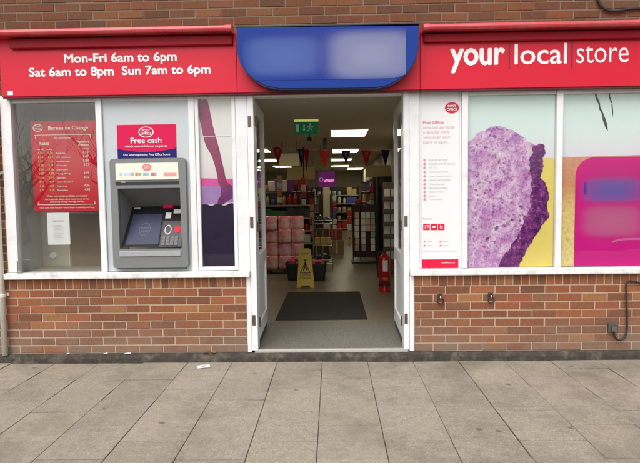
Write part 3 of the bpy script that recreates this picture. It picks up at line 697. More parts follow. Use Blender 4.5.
# ------------------------------------------------------------------ printed window posters
def sheet(bm, uvs, y): flat(bm, [F(u, v, y) for u, v in uvs])
def grad_print(name, stops, z0, z1, grain=.06, gscale=14, rough=.42, gcol=(.35,.25,.30)):
    mt, t, n, l, b = nt(name); v = coords(n, l); sx = n.new('ShaderNodeSeparateXYZ'); l.new(v, sx.inputs[0])
    k = math_n(n, l, 'DIVIDE', math_n(n, l, 'SUBTRACT', sx.outputs['Z'], z0), z1-z0)
    k = math_n(n, l, 'ADD', k, math_n(n, l, 'MULTIPLY', math_n(n, l, 'SUBTRACT', noise_n(n, l, v, 3, 5), .5), .10))
    c = ramp(n, l, k, stops)
    g = noise_n(n, l, v, gscale, 8, .7)
    c = mixc(n, l, c, gcol, math_n(n, l, 'MULTIPLY', ramp(n, l, g, [(.44,(0,0,0)),(.75,(1,1,1))]), grain))
    l.new(c, b.inputs['Base Color']); b.inputs['Roughness'].default_value = rough; b.inputs['Specular IOR Level'].default_value = .12; return mt
YP = .034
# wine poster in the narrow window
wp = thing('drink_poster', 'tall narrow poster of purple drink being poured into a dark glass', 'poster', (-1.05, YP, .88))
PX0, PX1, PZ0, PZ1 = -1.207, -.903, ZS+.034, 2.418
bm = new_bm(); box(bm, PX0, PX1, YP, YP+.004, PZ0, PZ1); P('poster_sheet', bm, grad_print('white_pink_print', [(.0,(.73,.69,.73)),(.5,(.74,.62,.70)),(.62,(.77,.76,.77)),(1.,(.78,.78,.79))], 0, PZ1-PZ0, .03), wp)
def L3f(x, y, w=195., s=2.572): return (w+x/s, 95+y/s)
def spoly(pts, y, jit=0.0, n=5):
    o = spline([F(*L3f(*p), y) for p in pts], n, True)
    if jit: o = [p+Vector((random.uniform(-jit, jit), 0, random.uniform(-jit, jit))) for p in o]
    return o
zl = F(215, 204.5, YP).z
bm = new_bm(); flat(bm, [Vector((PX0+.001, YP-.002, PZ0)), Vector((PX1-.001, YP-.002, PZ0)), Vector((PX1-.001, YP-.002, zl+.006))]+[Vector((PX1-.001-(PX1-PX0-.002)*i/12, YP-.002, zl+.012*math.sin(i*1.3))) for i in range(1,12)]+[Vector((PX0+.001, YP-.002, zl))])
P('dark_drink_print', bm, M('dark_purple_print', (.016,.006,.036), .3, .5, 5, spec=.12), wp)
z2 = F(215, 178.5, YP).z; z3 = F(215, 185, YP).z
bm = new_bm(); flat(bm, [Vector((PX0+.001, YP-.0022, zl+.001)), Vector((PX1-.001, YP-.0022, zl+.02)), Vector((PX1-.001, YP-.0022, z3)), Vector((PX0+.001, YP-.0022, z3))]); P('lavender_surface_print', bm, M('lavender_print', (.36,.22,.50), .35, .35, 9, spec=.12), wp)
bm = new_bm(); flat(bm, [Vector((PX0+.001, YP-.0024, z3-.006)), Vector((PX1-.001, YP-.0024, z3-.014)), Vector((PX1-.001, YP-.0024, z2-.006)), Vector((PX0+.001, YP-.0024, z2+.004))]); P('pink_rim_print', bm, M('pink_rim_print', (.68,.08,.36), .35, .3, 10, spec=.12), wp)
st_ = [(8,14),(20,13),(32,15),(40,50),(50,95),(60,130),(72,180),(82,222),(96,236),(92,262),(76,268),(68,240),(60,225),(56,200),(44,160),(28,130),(20,100),(12,60)]
bm = new_bm(); flat(bm, spoly(st_, YP-.0030, .002)); P('pour_print', bm, M('pour_maroon_print', (.26,.022,.10), .3, .85, 6, spec=.12), wp)
bm = new_bm(); flat(bm, spoly([(70,235),(92,240),(97,262),(85,272),(70,282),(58,276),(66,258)], YP-.0034, .002)); P('splash_print', bm, M('splash_print', (.16,.03,.16), .3, .5, 12, spec=.12), wp)
p, q = F(200.5, 135, YP-.002), F(231, 136, YP-.002); bm = new_bm(); box(bm, p.x, q.x, YP-.0045, YP-.004, q.z-.002, q.z+.002); P('sheet_seam', bm, PAPER, wp)
# services poster
YV = .02
sp = thing('services_poster', 'tall white poster listing services with red logo and red bottom bar', 'poster', (.98, YV, .85))
SX0, SX1 = .802, 1.166; SZ0, SZ1 = .860, 2.44
bm = new_bm(); box(bm, .792, 1.174, YV, .04, ZS, 2.46); P('poster_board', bm, POSTW, sp)
bm = new_bm()
for xx in (.812, 1.158): box(bm, xx-.003, xx+.003, YV-.002, YV-.0002, SZ0, SZ1)
P('edge_strips', bm, mk('pale_edge_strip', (.62,.63,.65), .4), sp)
yy = YV-.002
p, q = F(420.8, 259.5, yy), F(460.2, 267.8, yy); bm = new_bm(); box(bm, .818, 1.152, yy-.0005, YV, q.z, p.z); bar = P('red_bar', bm, REDL, sp)
bm = new_bm(); text(bm, 'postoffice.co.uk', 1.00, 1.12, (p.z+q.z)/2+.004, yy-.0025, .02); P('bar_lettering', bm, PAPER, bar)
c0 = F(452, 107.8, yy); bm = new_bm(); flat(bm, ell(c0.x, c0.z, .064, .050, yy)); lo_ = P('logo_oval', bm, mk('logo_red_print', (.55,.01,.055), .4), sp)
bm = new_bm(); text(bm, 'POST', c0.x-.036, c0.x+.036, c0.z+.005, yy-.001, .03); text(bm, 'OFFICE', c0.x-.046, c0.x+.046, c0.z-.024, yy-.001, .03); P('logo_lettering', bm, PAPER, lo_)
bm = new_bm(); text(bm, 'Post Office', F(423,123,yy).x, F(443.5,123,yy).x, F(433,123.8,yy).z, yy, .02, F(433,120.6,yy).z); P('heading', bm, mk('pink_red_heading', (.70,.19,.26), .5), sp)
bm = new_bm()
for i, (s, u1) in enumerate((('selected services', 454), ('available here', 449.5), ('whenever your', 450.5), ('store is open.', 448.5))):
    text(bm, s, F(423,128+i*5,yy).x, F(u1,128+i*5,yy).x, F(436,128.6+i*4.9,yy).z, yy, .004)
P('intro_lettering', bm, PINKTX, sp)
bm = new_bm(); bt = new_bm()
svc = ['Banking services', 'Bill payments & top ups', 'Car tax', 'Collect your post', 'Home shopping returns', 'Letters and parcels', 'Mobile top ups', 'National savings', 'Postal orders', 'Stamps', 'Travel money', 'Special delivery']
vs_ = [160, 163.9, 167.6, 172.0, 176.2, 180.2, 184.2, 188.2, 192, 195.8, 199.2, 202]
for i, v in enumerate(vs_[:11]):
    c0 = F(424.6, v, yy); flat(bm, ell(c0.x, c0.z, .0115, .0115, yy, 14)) 
    text(bt, svc[i], F(428.6,v,yy).x, F(428.6+len(svc[i])*1.15,v,yy).x, c0.z-.007, yy, .0)
P('bullet_dots', bm, mk('red_bullets', (.70,.24,.29), .5), sp); P('service_lettering', bt, GREYTX, sp)
bm = new_bm(); bt = new_bm()
for i, u in enumerate((423.2, 430.6, 438)):
    p, q = F(u, 223.8, yy), F(u+6.6, 230, yy); box(bm, p.x, q.x, yy-.0005, YV, q.z, p.z); cx_, cz_ = (p.x+q.x)/2, (p.z+q.z)/2
    if i == 0: tube(bt, [(cx_-.012,yy-.002,cz_-.014),(cx_-.012,yy-.002,cz_+.012),(cx_+.014,yy-.002,cz_+.016),(cx_+.014,yy-.002,cz_-.010)], .003, 6)
    elif i == 1: flat(bt, ell(cx_, cz_, .018, .010, yy-.0025, 16))
    else: ring(bt, ell(cx_, cz_-.004, .014, .012, yy-.0025, 16), ell(cx_, cz_-.004, .010, .008, yy-.0025, 16)); box(bt, cx_-.010, cx_-.006, yy-.003, yy-.002, cz_, cz_+.020)
P('service_icons', bm, REDL, sp); P('icon_print', bt, PAPER, sp)
bm = new_bm(); bt = new_bm()
for u, v in ((424.6, 241.5), (424.6, 245.5), (440.5, 241.5), (440.5, 245.5)):
    c0 = F(u, v, yy); flat(bm, ell(c0.x, c0.z, .009, .009, yy, 12)); text(bt, 'Open', c0.x+.02, c0.x+.07, c0.z-.006, yy, 0)
P('small_dots', bm, MT['red_bullets'], sp)
text(bt, 'Ask at the counter for opening hours', F(423,251,yy).x, F(457,251,yy).x, F(436,251.5,yy).z, yy, 0); text(bt, 'Facilities', F(423,219,yy).x, F(432,219,yy).x, F(428,219.5,yy).z, yy, 0)
P('small_print', bt, GREYTX, sp)

# bread poster
YW = .036
bp = thing('bread_poster', 'window poster of a purple tinted bread slice on yellow and pale blue', 'poster', (1.62, YW, ZS))
BZ0, BZ1 = ZS+.002, 2.404
zz = lambda v: (F(512, v, YW).z-BZ0)/(BZ1-BZ0)
SKYST = lambda: [(max(0,zz(162)-.03), (.76,.68,.86)), (zz(150), (.77,.78,.87)), (zz(132), (.72,.86,.87)), (1., (.69,.87,.84))]
bm = new_bm(); box(bm, 1.232, 2.018, YW, YW+.004, BZ0, BZ1); P('poster_sheet', bm, grad_print('mint_sky_print', SKYST(), 0, BZ1-BZ0, .03), bp)
zy = F(550, 158, YW).z
bm = new_bm(); flat(bm, [Vector((1.5, YW-.002, BZ0)), Vector((2.017, YW-.002, BZ0)), Vector((2.017, YW-.002, zy)), Vector((1.5, YW-.002, zy+.005))]); P('yellow_table_print', bm, M('yellow_print', (.80,.66,.17), .4, .10, 5, spec=.12), bp)
W4 = lambda x, y: (460+x/2.315, 80+y/2.315)
def wpoly(pts, y, jit=0., n=5):
    o = spline([F(*W4(*p), y) for p in pts], n, True)
    return [p+Vector((random.uniform(-jit, jit), 0, random.uniform(-jit, jit))) for p in o] if jit else o
def crumb_print():
    mt, t, n, l, b = nt('bread_crumb_print'); v = coords(n, l)
    c = ramp(n, l, noise_n(n, l, v, 5.5, 11, .78), [(.36,(.26,.06,.36)),(.45,(.52,.27,.58)),(.53,(.70,.52,.74)),(.66,(.84,.78,.87))])
    tx = n.new('ShaderNodeTexNoise'); tx.inputs['Scale'].default_value = 10; l.new(v, tx.inputs['Vector'])
    sc = n.new('ShaderNodeVectorMath'); sc.operation = 'SCALE'; sc.inputs['Scale'].default_value = .10; l.new(tx.outputs['Color'], sc.inputs[0])
    dn = n.new('ShaderNodeVectorMath'); dn.operation = 'ADD'; l.new(v, dn.inputs[0]); l.new(sc.outputs[0], dn.inputs[1])
    c = mixc(n, l, c, (.40,.14,.46), math_n(n, l, 'MULTIPLY', ramp(n, l, noise_n(n, l, v, 4.2, 6, .6), [(.48,(0,0,0)),(.64,(1,1,1))]), .32))
    for scl, p0, p1, thr, col, amt in ((11, .14, .30, .47, (.13,.010,.13), 1.), (21, .18, .36, .42, (.22,.04,.26), .95), (44, .22, .42, .36, (.33,.10,.38), .85)):
        vo = n.new('ShaderNodeTexVoronoi'); vo.inputs['Scale'].default_value = scl; l.new(dn.outputs[0], vo.inputs['Vector'])
        po = math_n(n, l, 'MULTIPLY', ramp(n, l, vo.outputs['Distance'], [(p0,(1,1,1)),(p1,(0,0,0))]), ramp(n, l, noise_n(n, l, v, 4+scl*.1, 4), [(thr,(0,0,0)),(thr+.12,(1,1,1))]))
        c = mixc(n, l, c, col, math_n(n, l, 'MULTIPLY', po, amt))
    c = mixc(n, l, c, (.66,.26,.50), math_n(n, l, 'MULTIPLY', ramp(n, l, noise_n(n, l, v, 15, 6, .75), [(.50,(0,0,0)),(.62,(1,1,1))]), .5))
    l.new(c, b.inputs['Base Color']); b.inputs['Roughness'].default_value = .5; b.inputs['Specular IOR Level'].default_value = .12; return mt
def ragged(pts, y, amp, sub=7):
    o = [F(*W4(*p), y) for p in pts]; r = []
    for i, p in enumerate(o):
        q = o[(i+1) % len(o)]
        for k in range(sub):
            t = p.lerp(q, k/sub); r.append(t+Vector((noise.noise(t*30), 0, noise.noise(t*30+Vector((9,0,0)))))*amp+Vector((noise.noise(t*90), 0, noise.noise(t*90+Vector((5,0,0)))))*amp*.5)
    return r
cr = [(12,146),(30,136),(40,124),(62,114),(72,108),(92,107),(110,112),(120,115),(131,122),(150,134),(162,143),(176,152),(184,170),(186,195),(184,215),(187,228),(190,240),(184,268),(186,297),(160,328),(138,365),(112,402),(92,440),(12,440)]
o_ = ragged(cr, YW-.004, .012)
for p in o_: p.x = max(p.x, 1.2335); p.z = max(p.z, BZ0+.001)
q_ = [o_[0]]
for p in o_[1:]:
    if (p-q_[-1]).length > .002: q_.append(p)
bm = new_bm(); flat(bm, q_); P('bread_crumb_print', bm, crumb_print(), bp)
def crust_mat():
    mt, t, n, l, b = nt('bread_crust_print'); v = coords(n, l)
    l.new(ramp(n, l, noise_n(n, l, v, 14, 11, .8), [(.40,(.022,.004,.06)),(.48,(.11,.011,.14)),(.55,(.24,.03,.21)),(.64,(.52,.26,.50))]), b.inputs['Base Color']); b.inputs['Roughness'].default_value = .5; b.inputs['Specular IOR Level'].default_value = .12; return mt
CRM = crust_mat()
crusts = [[(168,152),(182,147),(196,152),(199,166),(191,180),(194,196),(192,210),(184,228),(170,226),(160,212),(163,196),(161,182),(168,168)],
          [(166,224),(186,225),(199,238),(204,256),(207,272),(200,288),(208,316),(196,330),(188,342),(172,364),(160,386),(146,412),(134,440),(108,440),(88,440),(96,414),(114,392),(130,366),(146,334),(158,304),(164,292),(160,272),(166,254)]]
for c_ in crusts:
    bm = new_bm(); o_ = ragged(c_, YW-.006, .012); q_ = []
    for p in o_:
        p.z = max(p.z, BZ0+.001); p.x = min(p.x, 2.015)
        if not q_ or (p-q_[-1]).length > .002: q_.append(p)
    flat(bm, q_); P('bread_crust_print', bm, CRM, bp)
# magenta poster
mp_ = thing('magenta_poster', 'window poster with a magenta rounded panel and blurred logo over yellow', 'poster', (2.5, YW, ZS))
bm = new_bm(); box(bm, 2.076, 2.928, YW, YW+.004, BZ0, BZ1); P('poster_sheet', bm, grad_print('mint_sky_print_right', SKYST(), 0, BZ1-BZ0, .03), mp_)
ztop = F(590, 156.5, YW).z
bm = new_bm(); flat(bm, [Vector((2.0765, YW-.002, BZ0)), Vector((2.927, YW-.002, BZ0)), Vector((2.927, YW-.002, ztop+.01)), Vector((2.0765, YW-.002, ztop-.004))])
P('ochre_table_print', bm, grad_print('ochre_print', [(0,(.80,.70,.30)),(.5,(.78,.62,.22)),(.75,(.62,.30,.14)),(1.,(.66,.34,.22))], 0, ztop-BZ0, .75, 30, gcol=(.50,.16,.16)), mp_)
xl = F(574.3, 230, YW).x; zt_ = F(600, 157, YW).z; rr_ = .17
arc = [Vector((xl+rr_-rr_*math.cos(t), YW-.004, zt_-rr_+rr_*math.sin(t))) for t in [i*math.pi/20 for i in range(11)]]
ob = ORG[mp_.name]
lc = lambda u, v: (F(u, v, YW).x-ob.x, F(u, v, YW).z-ob.z)
k1, k2 = lc(612, 190), lc(612, 219)
mm_ = blur_print('blurred_magenta_print', (.60,.0,.225), [(k1[0]+.05, (k1[1]+k2[1])/2, .36, .44, (.46,.025,.19), .6), (k1[0]+.0, k1[1], .33, .14, (.12,.10,.40), .95), (k2[0], k2[1]-.02, .33, .17, (.50,.12,.27), .9)])
bm = new_bm(); flat(bm, arc+[Vector((2.926, YW-.004, zt_)), Vector((2.926, YW-.004, BZ0+.001)), Vector((xl, YW-.004, BZ0+.001))]); P('magenta_panel_print', bm, mm_, mp_)
bm = new_bm(); o2 = spline([F(612, 241, YW-.005), F(622, 238.5, YW-.005), F(640, 238, YW-.005), F(655, 240, YW-.005)], 5); o3_ = [p+Vector((0,0,-.018)) for p in o2[::-1]]
for p in o2+o3_: p.y = YW-.005
flat(bm, o2+o3_); P('pale_arc', bm, M('pale_magenta', (.58,.12,.32), .4), mp_)  # pale streak crossing the magenta panel
bm = new_bm(); sheet(bm, [(584.2,182.5),(586.6,182.3),(586.6,193.5),(584.2,193.7)], YW-.006); P('blue_mark_print', bm, M('blue_mark_print', (.05,.03,.32), .4), mp_)
DARKREFL = mk('dark_reflection_paint', (.03,.028,.026), .6)
for twig in ([(593.8,90),(595.6,90),(597.6,97),(600,103),(600.4,107),(602.6,111.5),(605.2,118),(607.2,124),(608,131),(605.6,127.5),(602.8,120),(602.0,114),(599.4,109.5),(598.8,104.5),(596,99)], [(608,90),(610.5,90),(610.2,96),(612.5,103),(611,103),(609,97)], [(611.5,104),(612.6,104),(613.3,112),(612.6,118)]):
    bm = new_bm(); sheet(bm, twig, YW-.0022); P('branch_reflection', bm, DARKREFL, mp_)  # dark branch reflection put onto the poster as flat painted strips
mp2 = solo('plain_window_film', (lambda b: (box(b, 2.987, 3.558, YW, YW+.004, BZ0, BZ1), b)[1])(new_bm()), MAG, 'plain magenta film in the last window beyond the magenta poster', 'window film', (3.27, YW, 1.6))

# ------------------------------------------------------------------ things on the wall
pipe_x = -3.072
bm = new_bm(); tube(bm, [(pipe_x, -.045, .076), (pipe_x, -.045, 1.3), (pipe_x+.018, -.045, 2.44)], .026, 14)
dp = thing('drain_pipe', 'cream drain pipe running down the brick wall beside the left window', 'pipe', (pipe_x, -.045, .08)); P('pipe', bm, PIPEW, dp, True)
for z in (.62, 1.75):
    bm = new_bm(); lathe(bm, (pipe_x+(.004 if z < 1 else .009), -.045, z), [(.027,0),(.031,.003),(.031,.03),(.027,.033)], 14); box(bm, pipe_x-.045, pipe_x+.045, -.012, -.002, z+.008, z+.036, .002); P('bracket', bm, PIPEW, dp)
def tie_ring(u, v, label):
    p = F(u, v, -.01); t = thing('tie_ring', label, 'wall ring', (p.x, -.01, p.z), 'iron rings on the brick wall')
    bm = new_bm(); box(bm, p.x-.022, p.x+.022, -.010, -.001, p.z-.0, p.z+.045, .003); P('plate', bm, HOOKM, t)
    bm = new_bm(); tube(bm, [(p.x, -.008, p.z+.022), (p.x, -.036, p.z+.024), (p.x, -.042, p.z+.012), (p.x,-.034, p.z+.002)], .006, 8); P('staple', bm, STEEL, t)
    bm = new_bm(); pts = [(p.x+.027*math.sin(a), -.030-.006*math.cos(a), p.z-.018+.028*math.cos(a)) for a in [i*2*math.pi/22 for i in range(23)]]; tube(bm, pts, .006, 8, False); P('ring', bm, HOOKM, t)
tie_ring(440.2, 298.6, 'rusty iron ring on the low wall under the white services poster'); tie_ring(490.6, 297.8, 'rusty iron ring on the low wall under the bread poster')
# socket and cable low right
p = F(612.8, 329.0, -.02); sk = thing('wall_socket', 'small dark weatherproof box low on the brick wall', 'socket box', (p.x, -.02, p.z))
bm = new_bm(); box(bm, p.x-.045, p.x+.045, -.030, -.001, p.z-.030, p.z+.055, .008, 2); P('box', bm, mk('dark_grey_box_plastic', (.075,.065,.058), .6, .2), sk)
bm = new_bm(); box(bm, p.x-.020, p.x+.030, -.050, -.0305, p.z-.024, p.z+.026, .006, 2); P('cover', bm, mk('grey_box_cover', (.10,.09,.085), .5, .2), sk)
bm = new_bm(); cp = [F(668, 281.5, -.02), F(645, 283.0, -.02), F(634, 281.6, -.02), F(629, 281.2, -.02), F(626.4, 284.5, -.02), F(626.6, 300, -.02), F(627, 318, -.02), F(626.8, 330, -.025), F(624, 338, -.03), F(618, 340, -.035), F(614.5, 336, -.045), F(613.6, 331, -.05)]
tube(bm, spline(cp, 6), .0085, 8); solo('power_cable', bm, RUB, 'black cable looping down the low brick wall into the dark box', 'cable', (F(626,310).x, -.02, .6), smooth=True)
bm = new_bm(); cp = [F(596, -14, -.02), F(597.5, -3, -.02), F(600, 4, -.02), F(606, 9.5, -.02), F(616, 11, -.02), F(628, 9.2, -.02), F(642, 8.2, -.02), F(690, 7, -.02)]
tube(bm, spline(cp, 6), .012, 8); solo('overhead_cable', bm, RUB, 'black cable sagging across the upper brickwork above the red trough light', 'cable', (F(610,9).x, -.02, 3.15), smooth=True)
# ------------------------------------------------------------------ litter
def scrap(u, v, z, w_, d_, rot, label, y=None, name='paper_scrap'):
    p = G(u, v, z); bm = new_bm(); n_ = 5; g = [[None]*(n_+1) for _ in range(n_+1)]
    for i in range(n_+1):
        for j in range(n_+1):
            x = (i/n_-.5)*w_; yv = (j/n_-.5)*d_; h = .004+.006*abs(noise.noise(Vector((i*.6+u, j*.6, v))))
            g[i][j] = bm.verts.new((x, yv, h))
    for i in range(n_):
        for j in range(n_): bm.faces.new((g[i][j], g[i+1][j], g[i+1][j+1], g[i][j+1]))
    r = bmesh.ops.extrude_face_region(bm, geom=bm.faces[:]); bmesh.ops.translate(bm, verts=[q for q in r['geom'] if isinstance(q, bmesh.types.BMVert)], vec=(0,0,.0012))
    bmesh.ops.rotate(bm, verts=bm.verts, cent=(0,0,0), matrix=Matrix.Rotation(rot, 3, 'Z'))
    o = put(name, bm, PAPER, None); o.location = (p.x, p.y if y is None else y, z); tag(o, label, 'litter'); return o
t_ = scrap(203.5, 367, .002, .115, .085, .3, 'white printed paper slip lying on the paving below the narrow window')
bm = new_bm(); box(bm, -.02, .018, -.008, .008, .0125, .0132); o = put('print_mark', bm, GREYTX, None); o.parent = t_; o.rotation_euler = (0,0,.3)
scrap(128.5, 353.4, .076, .055, .03, .2, 'crumpled white scrap on the plinth ledge under the cash machine', -.03)
scrap(105, 354.5, .076, .035, .02, .9, 'tiny white scrap on the plinth ledge left of the cash machine', -.03)
scrap(67, 354.8, .076, .03, .02, .4, 'tiny white scrap on the plinth ledge below the red exchange poster', -.035)
bm = new_bm(); p = G(211, 353, .076)
for i in range(9):
    a = random.uniform(0, 6.28); l_ = random.uniform(.025, .05); c = Vector((p.x+random.uniform(-.05,.05), -.03+random.uniform(-.018,.018), .08+random.uniform(0,.012)))
    d = Vector((math.cos(a), math.sin(a)*.5, random.uniform(-.1,.5)))*l_; s = Vector((-d.y, d.x, .01)).normalized()*l_*.35
    flat(bm, [c-d, c-s, c+d, c+s])
solo('dead_leaves', bm, mk('dry_leaf', (.26,.15,.055), .8, .3, 20), 'dry brown leaves caught on the plinth ledge under the narrow window', 'leaves', (p.x, -.03, .078))

# ------------------------------------------------------------------ inside the shop
bm = new_bm(); c4 = [G(275,320,.1), G(366.3,320,.1), G(361,292,.1), G(288,292,.1)]
x0, x1, y0, y1 = (c4[0].x+c4[3].x)/2, (c4[1].x+c4[2].x)/2, 1.23, 3.03
box(bm, x0, x1, y0, y1, .0905, .100, .004); 
solo('entrance_mat', bm, MATM, 'dark brown mat on the floor just inside the doorway', 'mat', ((x0+x1)/2, 2.1, .0905))
# ceiling lights
LAMP = EM('lit_ceiling_panel', (1.0, .93, .70), 3.0)
def make_light():
    t = thing('ceiling_light', '', 'ceiling light', (0,0,0), 'lit ceiling panels')
    bm = new_bm(); box(bm, -.30, .30, -.50, .50, -.012, -.002); P('diffuser', bm, LAMP, t)
    bm = new_bm(); box(bm, -.325, -.302, -.525, .525, -.016, 0); box(bm, .302, .325, -.525, .525, -.016, 0); box(bm, -.3, .3, -.525, -.502, -.016, 0); box(bm, -.3, .3, .502, .525, -.016, 0)
    P('frame', bm, PLASTER, t); return t
L0 = make_light()
lights = [(.295, 4.40, 'largest lit ceiling panel, nearest the doorway'), (.33, 8.05, 'lit ceiling panel second from the doorway behind the dark blue pennant'),
          (.28, 11.2, 'lit ceiling panel third from the doorway in the middle row'), (.30, 14.6, 'lit ceiling panel fourth from the doorway in the middle row'), (.92, 16.6, 'far lit ceiling panel over the dark cabinet'),
          (-1.75, 7.6, 'lit ceiling panel of the side row nearest the glazed door'), (-1.75, 10.9, 'second lit ceiling panel of the side row seen beside the white door leaf'), (-1.75, 14.4, 'farthest lit ceiling panel of the side row'), (-1.75, 4.3, 'added ceiling panel out of view, lighting the pink packs and floor sign')]  # last panel is out of view, added to light the packs and floor sign
for i, (x, y, lb) in enumerate(lights):
    o = L0 if i == 0 else dup(L0, (0,0,0)); o.location = (x, y, 2.598); o['label'] = lb
# exit sign
YE = 2.75; a, b = F(294.6, 120.6, YE), F(318.2, 134.2, YE); zc = (a.z+F(318,134.2,YE).z)/2
es = thing('exit_sign', 'green lit exit sign with running man hanging under the shop ceiling', 'sign', ((a.x+b.x)/2, YE, 2.6))
GX0, GX1, GZ0, GZ1 = a.x, b.x, F(306,134.2,YE).z, min(2.585, F(306,121.6,YE).z)
bm = new_bm(); box(bm, GX0, GX1, YE, YE+.03, GZ0, GZ1, .004); P('sign_body', bm, EM('green_sign_light', (.004,.15,.055), .16), es)
bm = new_bm(); box(bm, GX0-.004, GX1+.004, YE-.006, YE+.04, GZ1+.001, 2.599, .003); P('lamp_strip', bm, EM('sign_lamp_strip', (.75,.72,.22), .32), es)
h = GZ1-GZ0; wd = GX1-GX0; gx = lambda s: GX0+wd*s
gz = lambda s: GZ0+h*s
bm = new_bm(); ye = YE-.002
box(bm, gx(.05), gx(.19), ye, YE-.0003, gz(.2), gz(.78))
flat(bm, [Vector((gx(x), ye, gz(z))) for x, z in ((.37,.75),(.43,.75),(.43,.42),(.47,.42),(.40,.2),(.33,.42),(.37,.42))])
flat(bm, ell(gx(.66), gz(.78), h*.075, h*.075, ye, 12))
for pl in ([(.66,.68),(.62,.45)], [(.65,.64),(.74,.55),(.80,.60)], [(.64,.62),(.55,.60),(.53,.50)], [(.62,.46),(.72,.38),(.76,.22)], [(.62,.46),(.60,.32),(.52,.24)]):
    tube(bm, [(gx(x), ye, gz(z)) for x, z in pl], h*.04, 6)
ring(bm, [Vector((gx(x), ye, gz(z))) for x, z in ((.5,.2),(.92,.2),(.92,.85),(.5,.85))], [Vector((gx(x), ye, gz(z))) for x, z in ((.5,.2),(.89,.2),(.89,.82),(.5,.82))]) if False else None
P('pictogram', bm, EM('pictogram_light', (.30,.50,.42), .12), es)
# ceiling sensor and hanging pole
p = F(309.6, 139, 3.6); bm = new_bm(); lathe(bm, (p.x, 3.6, p.z-.03), [(.012,0),(.035,.012),(.045,.035),(.045,.05)], 14); tube(bm, [(p.x,3.6,p.z+.015),(p.x,3.6,2.599)], .008, 6)
solo('ceiling_sensor', bm, BLACK, 'small black dome sensor hanging under the ceiling right of the exit sign', 'sensor', (p.x, 3.6, 2.599))
p = F(325, 145, 5.2); bm = new_bm(); box(bm, p.x-.035, p.x+.035, 5.19, 5.25, F(325,152,5.2).z, 2.599, .006); box(bm, p.x-.06, p.x+.06, 5.15, 5.29, F(325,158,5.2).z, F(325,152,5.2).z-.001, .02)
solo('camera_pole', bm, BLACK, 'short black pole with box hanging from the ceiling behind the bright red pennant', 'pole', (p.x, 5.2, 2.599))
# bunting
YN = 3.35
bn = thing('bunting_string', 'string of red and navy pennants sagging across the shop under the lights', 'bunting', (0, YN, 2.3))
sp_ = spline([F(236,143,YN), F(262,146.4,YN), F(290,148.6,YN), F(318,149.8,YN), F(350,150.6,YN), F(380,150,YN), F(420,147,YN)], 8)
bm = new_bm(); tube(bm, sp_, .004, 6); P('string', bm, PAPER, bn)
PN_R = mk('red_pennant_cloth', (.55,.014,.02), .7, .15); PN_B = mk('navy_pennant_cloth', (.05,.035,.17), .7, .2); PN_O = mk('orange_red_pennant_cloth', (.85,.085,.03), .7, .15)
def pennant(u0, u1, v0, v1, mat, lab, y=YN, letter=None):
    a, b, c = F(u0, v0, y), F(u1, v0, y), F((u0+u1)/2, v1, y); bm = new_bm(); rows = 6; vs = []
    for i in range(rows+1):
        t = i/rows; l_ = a.lerp(c, t); r_ = b.lerp(c, t); row = [l_.lerp(r_, s)+Vector((0, .018*math.sin(s*5+t*3+u0), 0)) for s in (0,.33,.67,1)]; vs.append([bm.verts.new(q) for q in row])
    for i in range(rows):
        for j in range(3): bm.faces.new((vs[i][j], vs[i][j+1], vs[i+1][j+1], vs[i+1][j]))
    bmesh.ops.solidify(bm, geom=bm.faces[:], thickness=.003)
    o = P('pennant', bm, mat, bn, label=lab)
    if letter:
        w_ = (b.x-a.x); bm = new_bm(); yl = y-.024
        flat(bm, ell((a.x+b.x)/2, a.z-.055, w_*.17, .024, yl, 12)); box(bm, (a.x+b.x)/2-w_*.13, (a.x+b.x)/2+w_*.13, yl, yl+.001, a.z-.108, a.z-.088)
        P('emblem', bm, letter, o)
EMB = mk('pale_pink_emblem', (.55,.20,.18), .6); EMB2 = mk('pale_violet_emblem', (.22,.18,.40), .6)
pennant(272.6, 283, 147, 165, PN_R, 'dark red pennant', letter=EMB); pennant(297.4, 305.6, 149, 167.5, PN_B, 'navy pennant', letter=EMB2); pennant(303.8, 309.6, 149.4, 171.5, PN_R, 'narrow red pennant turned sideways')
pennant(319.2, 329.8, 149.8, 169.5, PN_O, 'bright orange red pennant', letter=EMB); pennant(341.2, 350.8, 150.5, 164.5, PN_B, 'navy pennant in front of a lit panel', letter=EMB2); pennant(361, 371.6, 150.4, 167, PN_R, 'dim red pennant', letter=EMB); pennant(381, 390, 149.9, 167, PN_B, 'dark navy pennant near the glazed door')
# hanging boards
def hang_board(u0, u1, v0, v1, y, mat, label, txt=None, tm=None, cat='hanging sign'):
    a, b = F(u0, v0, y), F(u1, v1, y); t = thing('hanging_sign', label, cat, ((a.x+b.x)/2, y, b.z))
    bm = new_bm(); box(bm, a.x, b.x, y, y+.02, b.z, a.z, .003); P('board', bm, mat, t)
    bm = new_bm()
    for x in (a.x+.05, b.x-.05): tube(bm, [(x, y+.01, a.z), (x, y+.01, 2.6)], .004, 6)
    P('chain', bm, DGREY, t)
    if txt:
        bm = new_bm(); w_ = b.x-a.x; h_ = a.z-b.z
        for i, s in enumerate(txt): text(bm, s, a.x+w_*.12, b.x-w_*.12, a.z-h_*(.45+.36*i), y-.002, .02, a.z-h_*(.2+.36*i))
        P('lettering', bm, tm, t)
BEI = mk('beige_card', (.80,.70,.46), .7, .08); BEI2 = mk('buff_card', (.76,.62,.32), .7, .08)
hang_board(279, 299.5, 153.5, 165.6, 5.6, BEI, 'plain beige hanging board behind the navy pennant')
hang_board(287, 315, 167.5, 179.5, 7.0, BEI2, 'wide buff hanging board lower and farther back')
hang_board(318.4, 335.2, 171.5, 187, 6.6, EM('purple_sign_glow', (.16,.012,.14), .25), 'small purple hanging sign with a line of pink script', None, None)  # sign face carries a weak emission of its own
hs2 = [o for o in bpy.data.objects if o.name.startswith('hanging_sign') and 'purple' in o.get('label', '')][0]
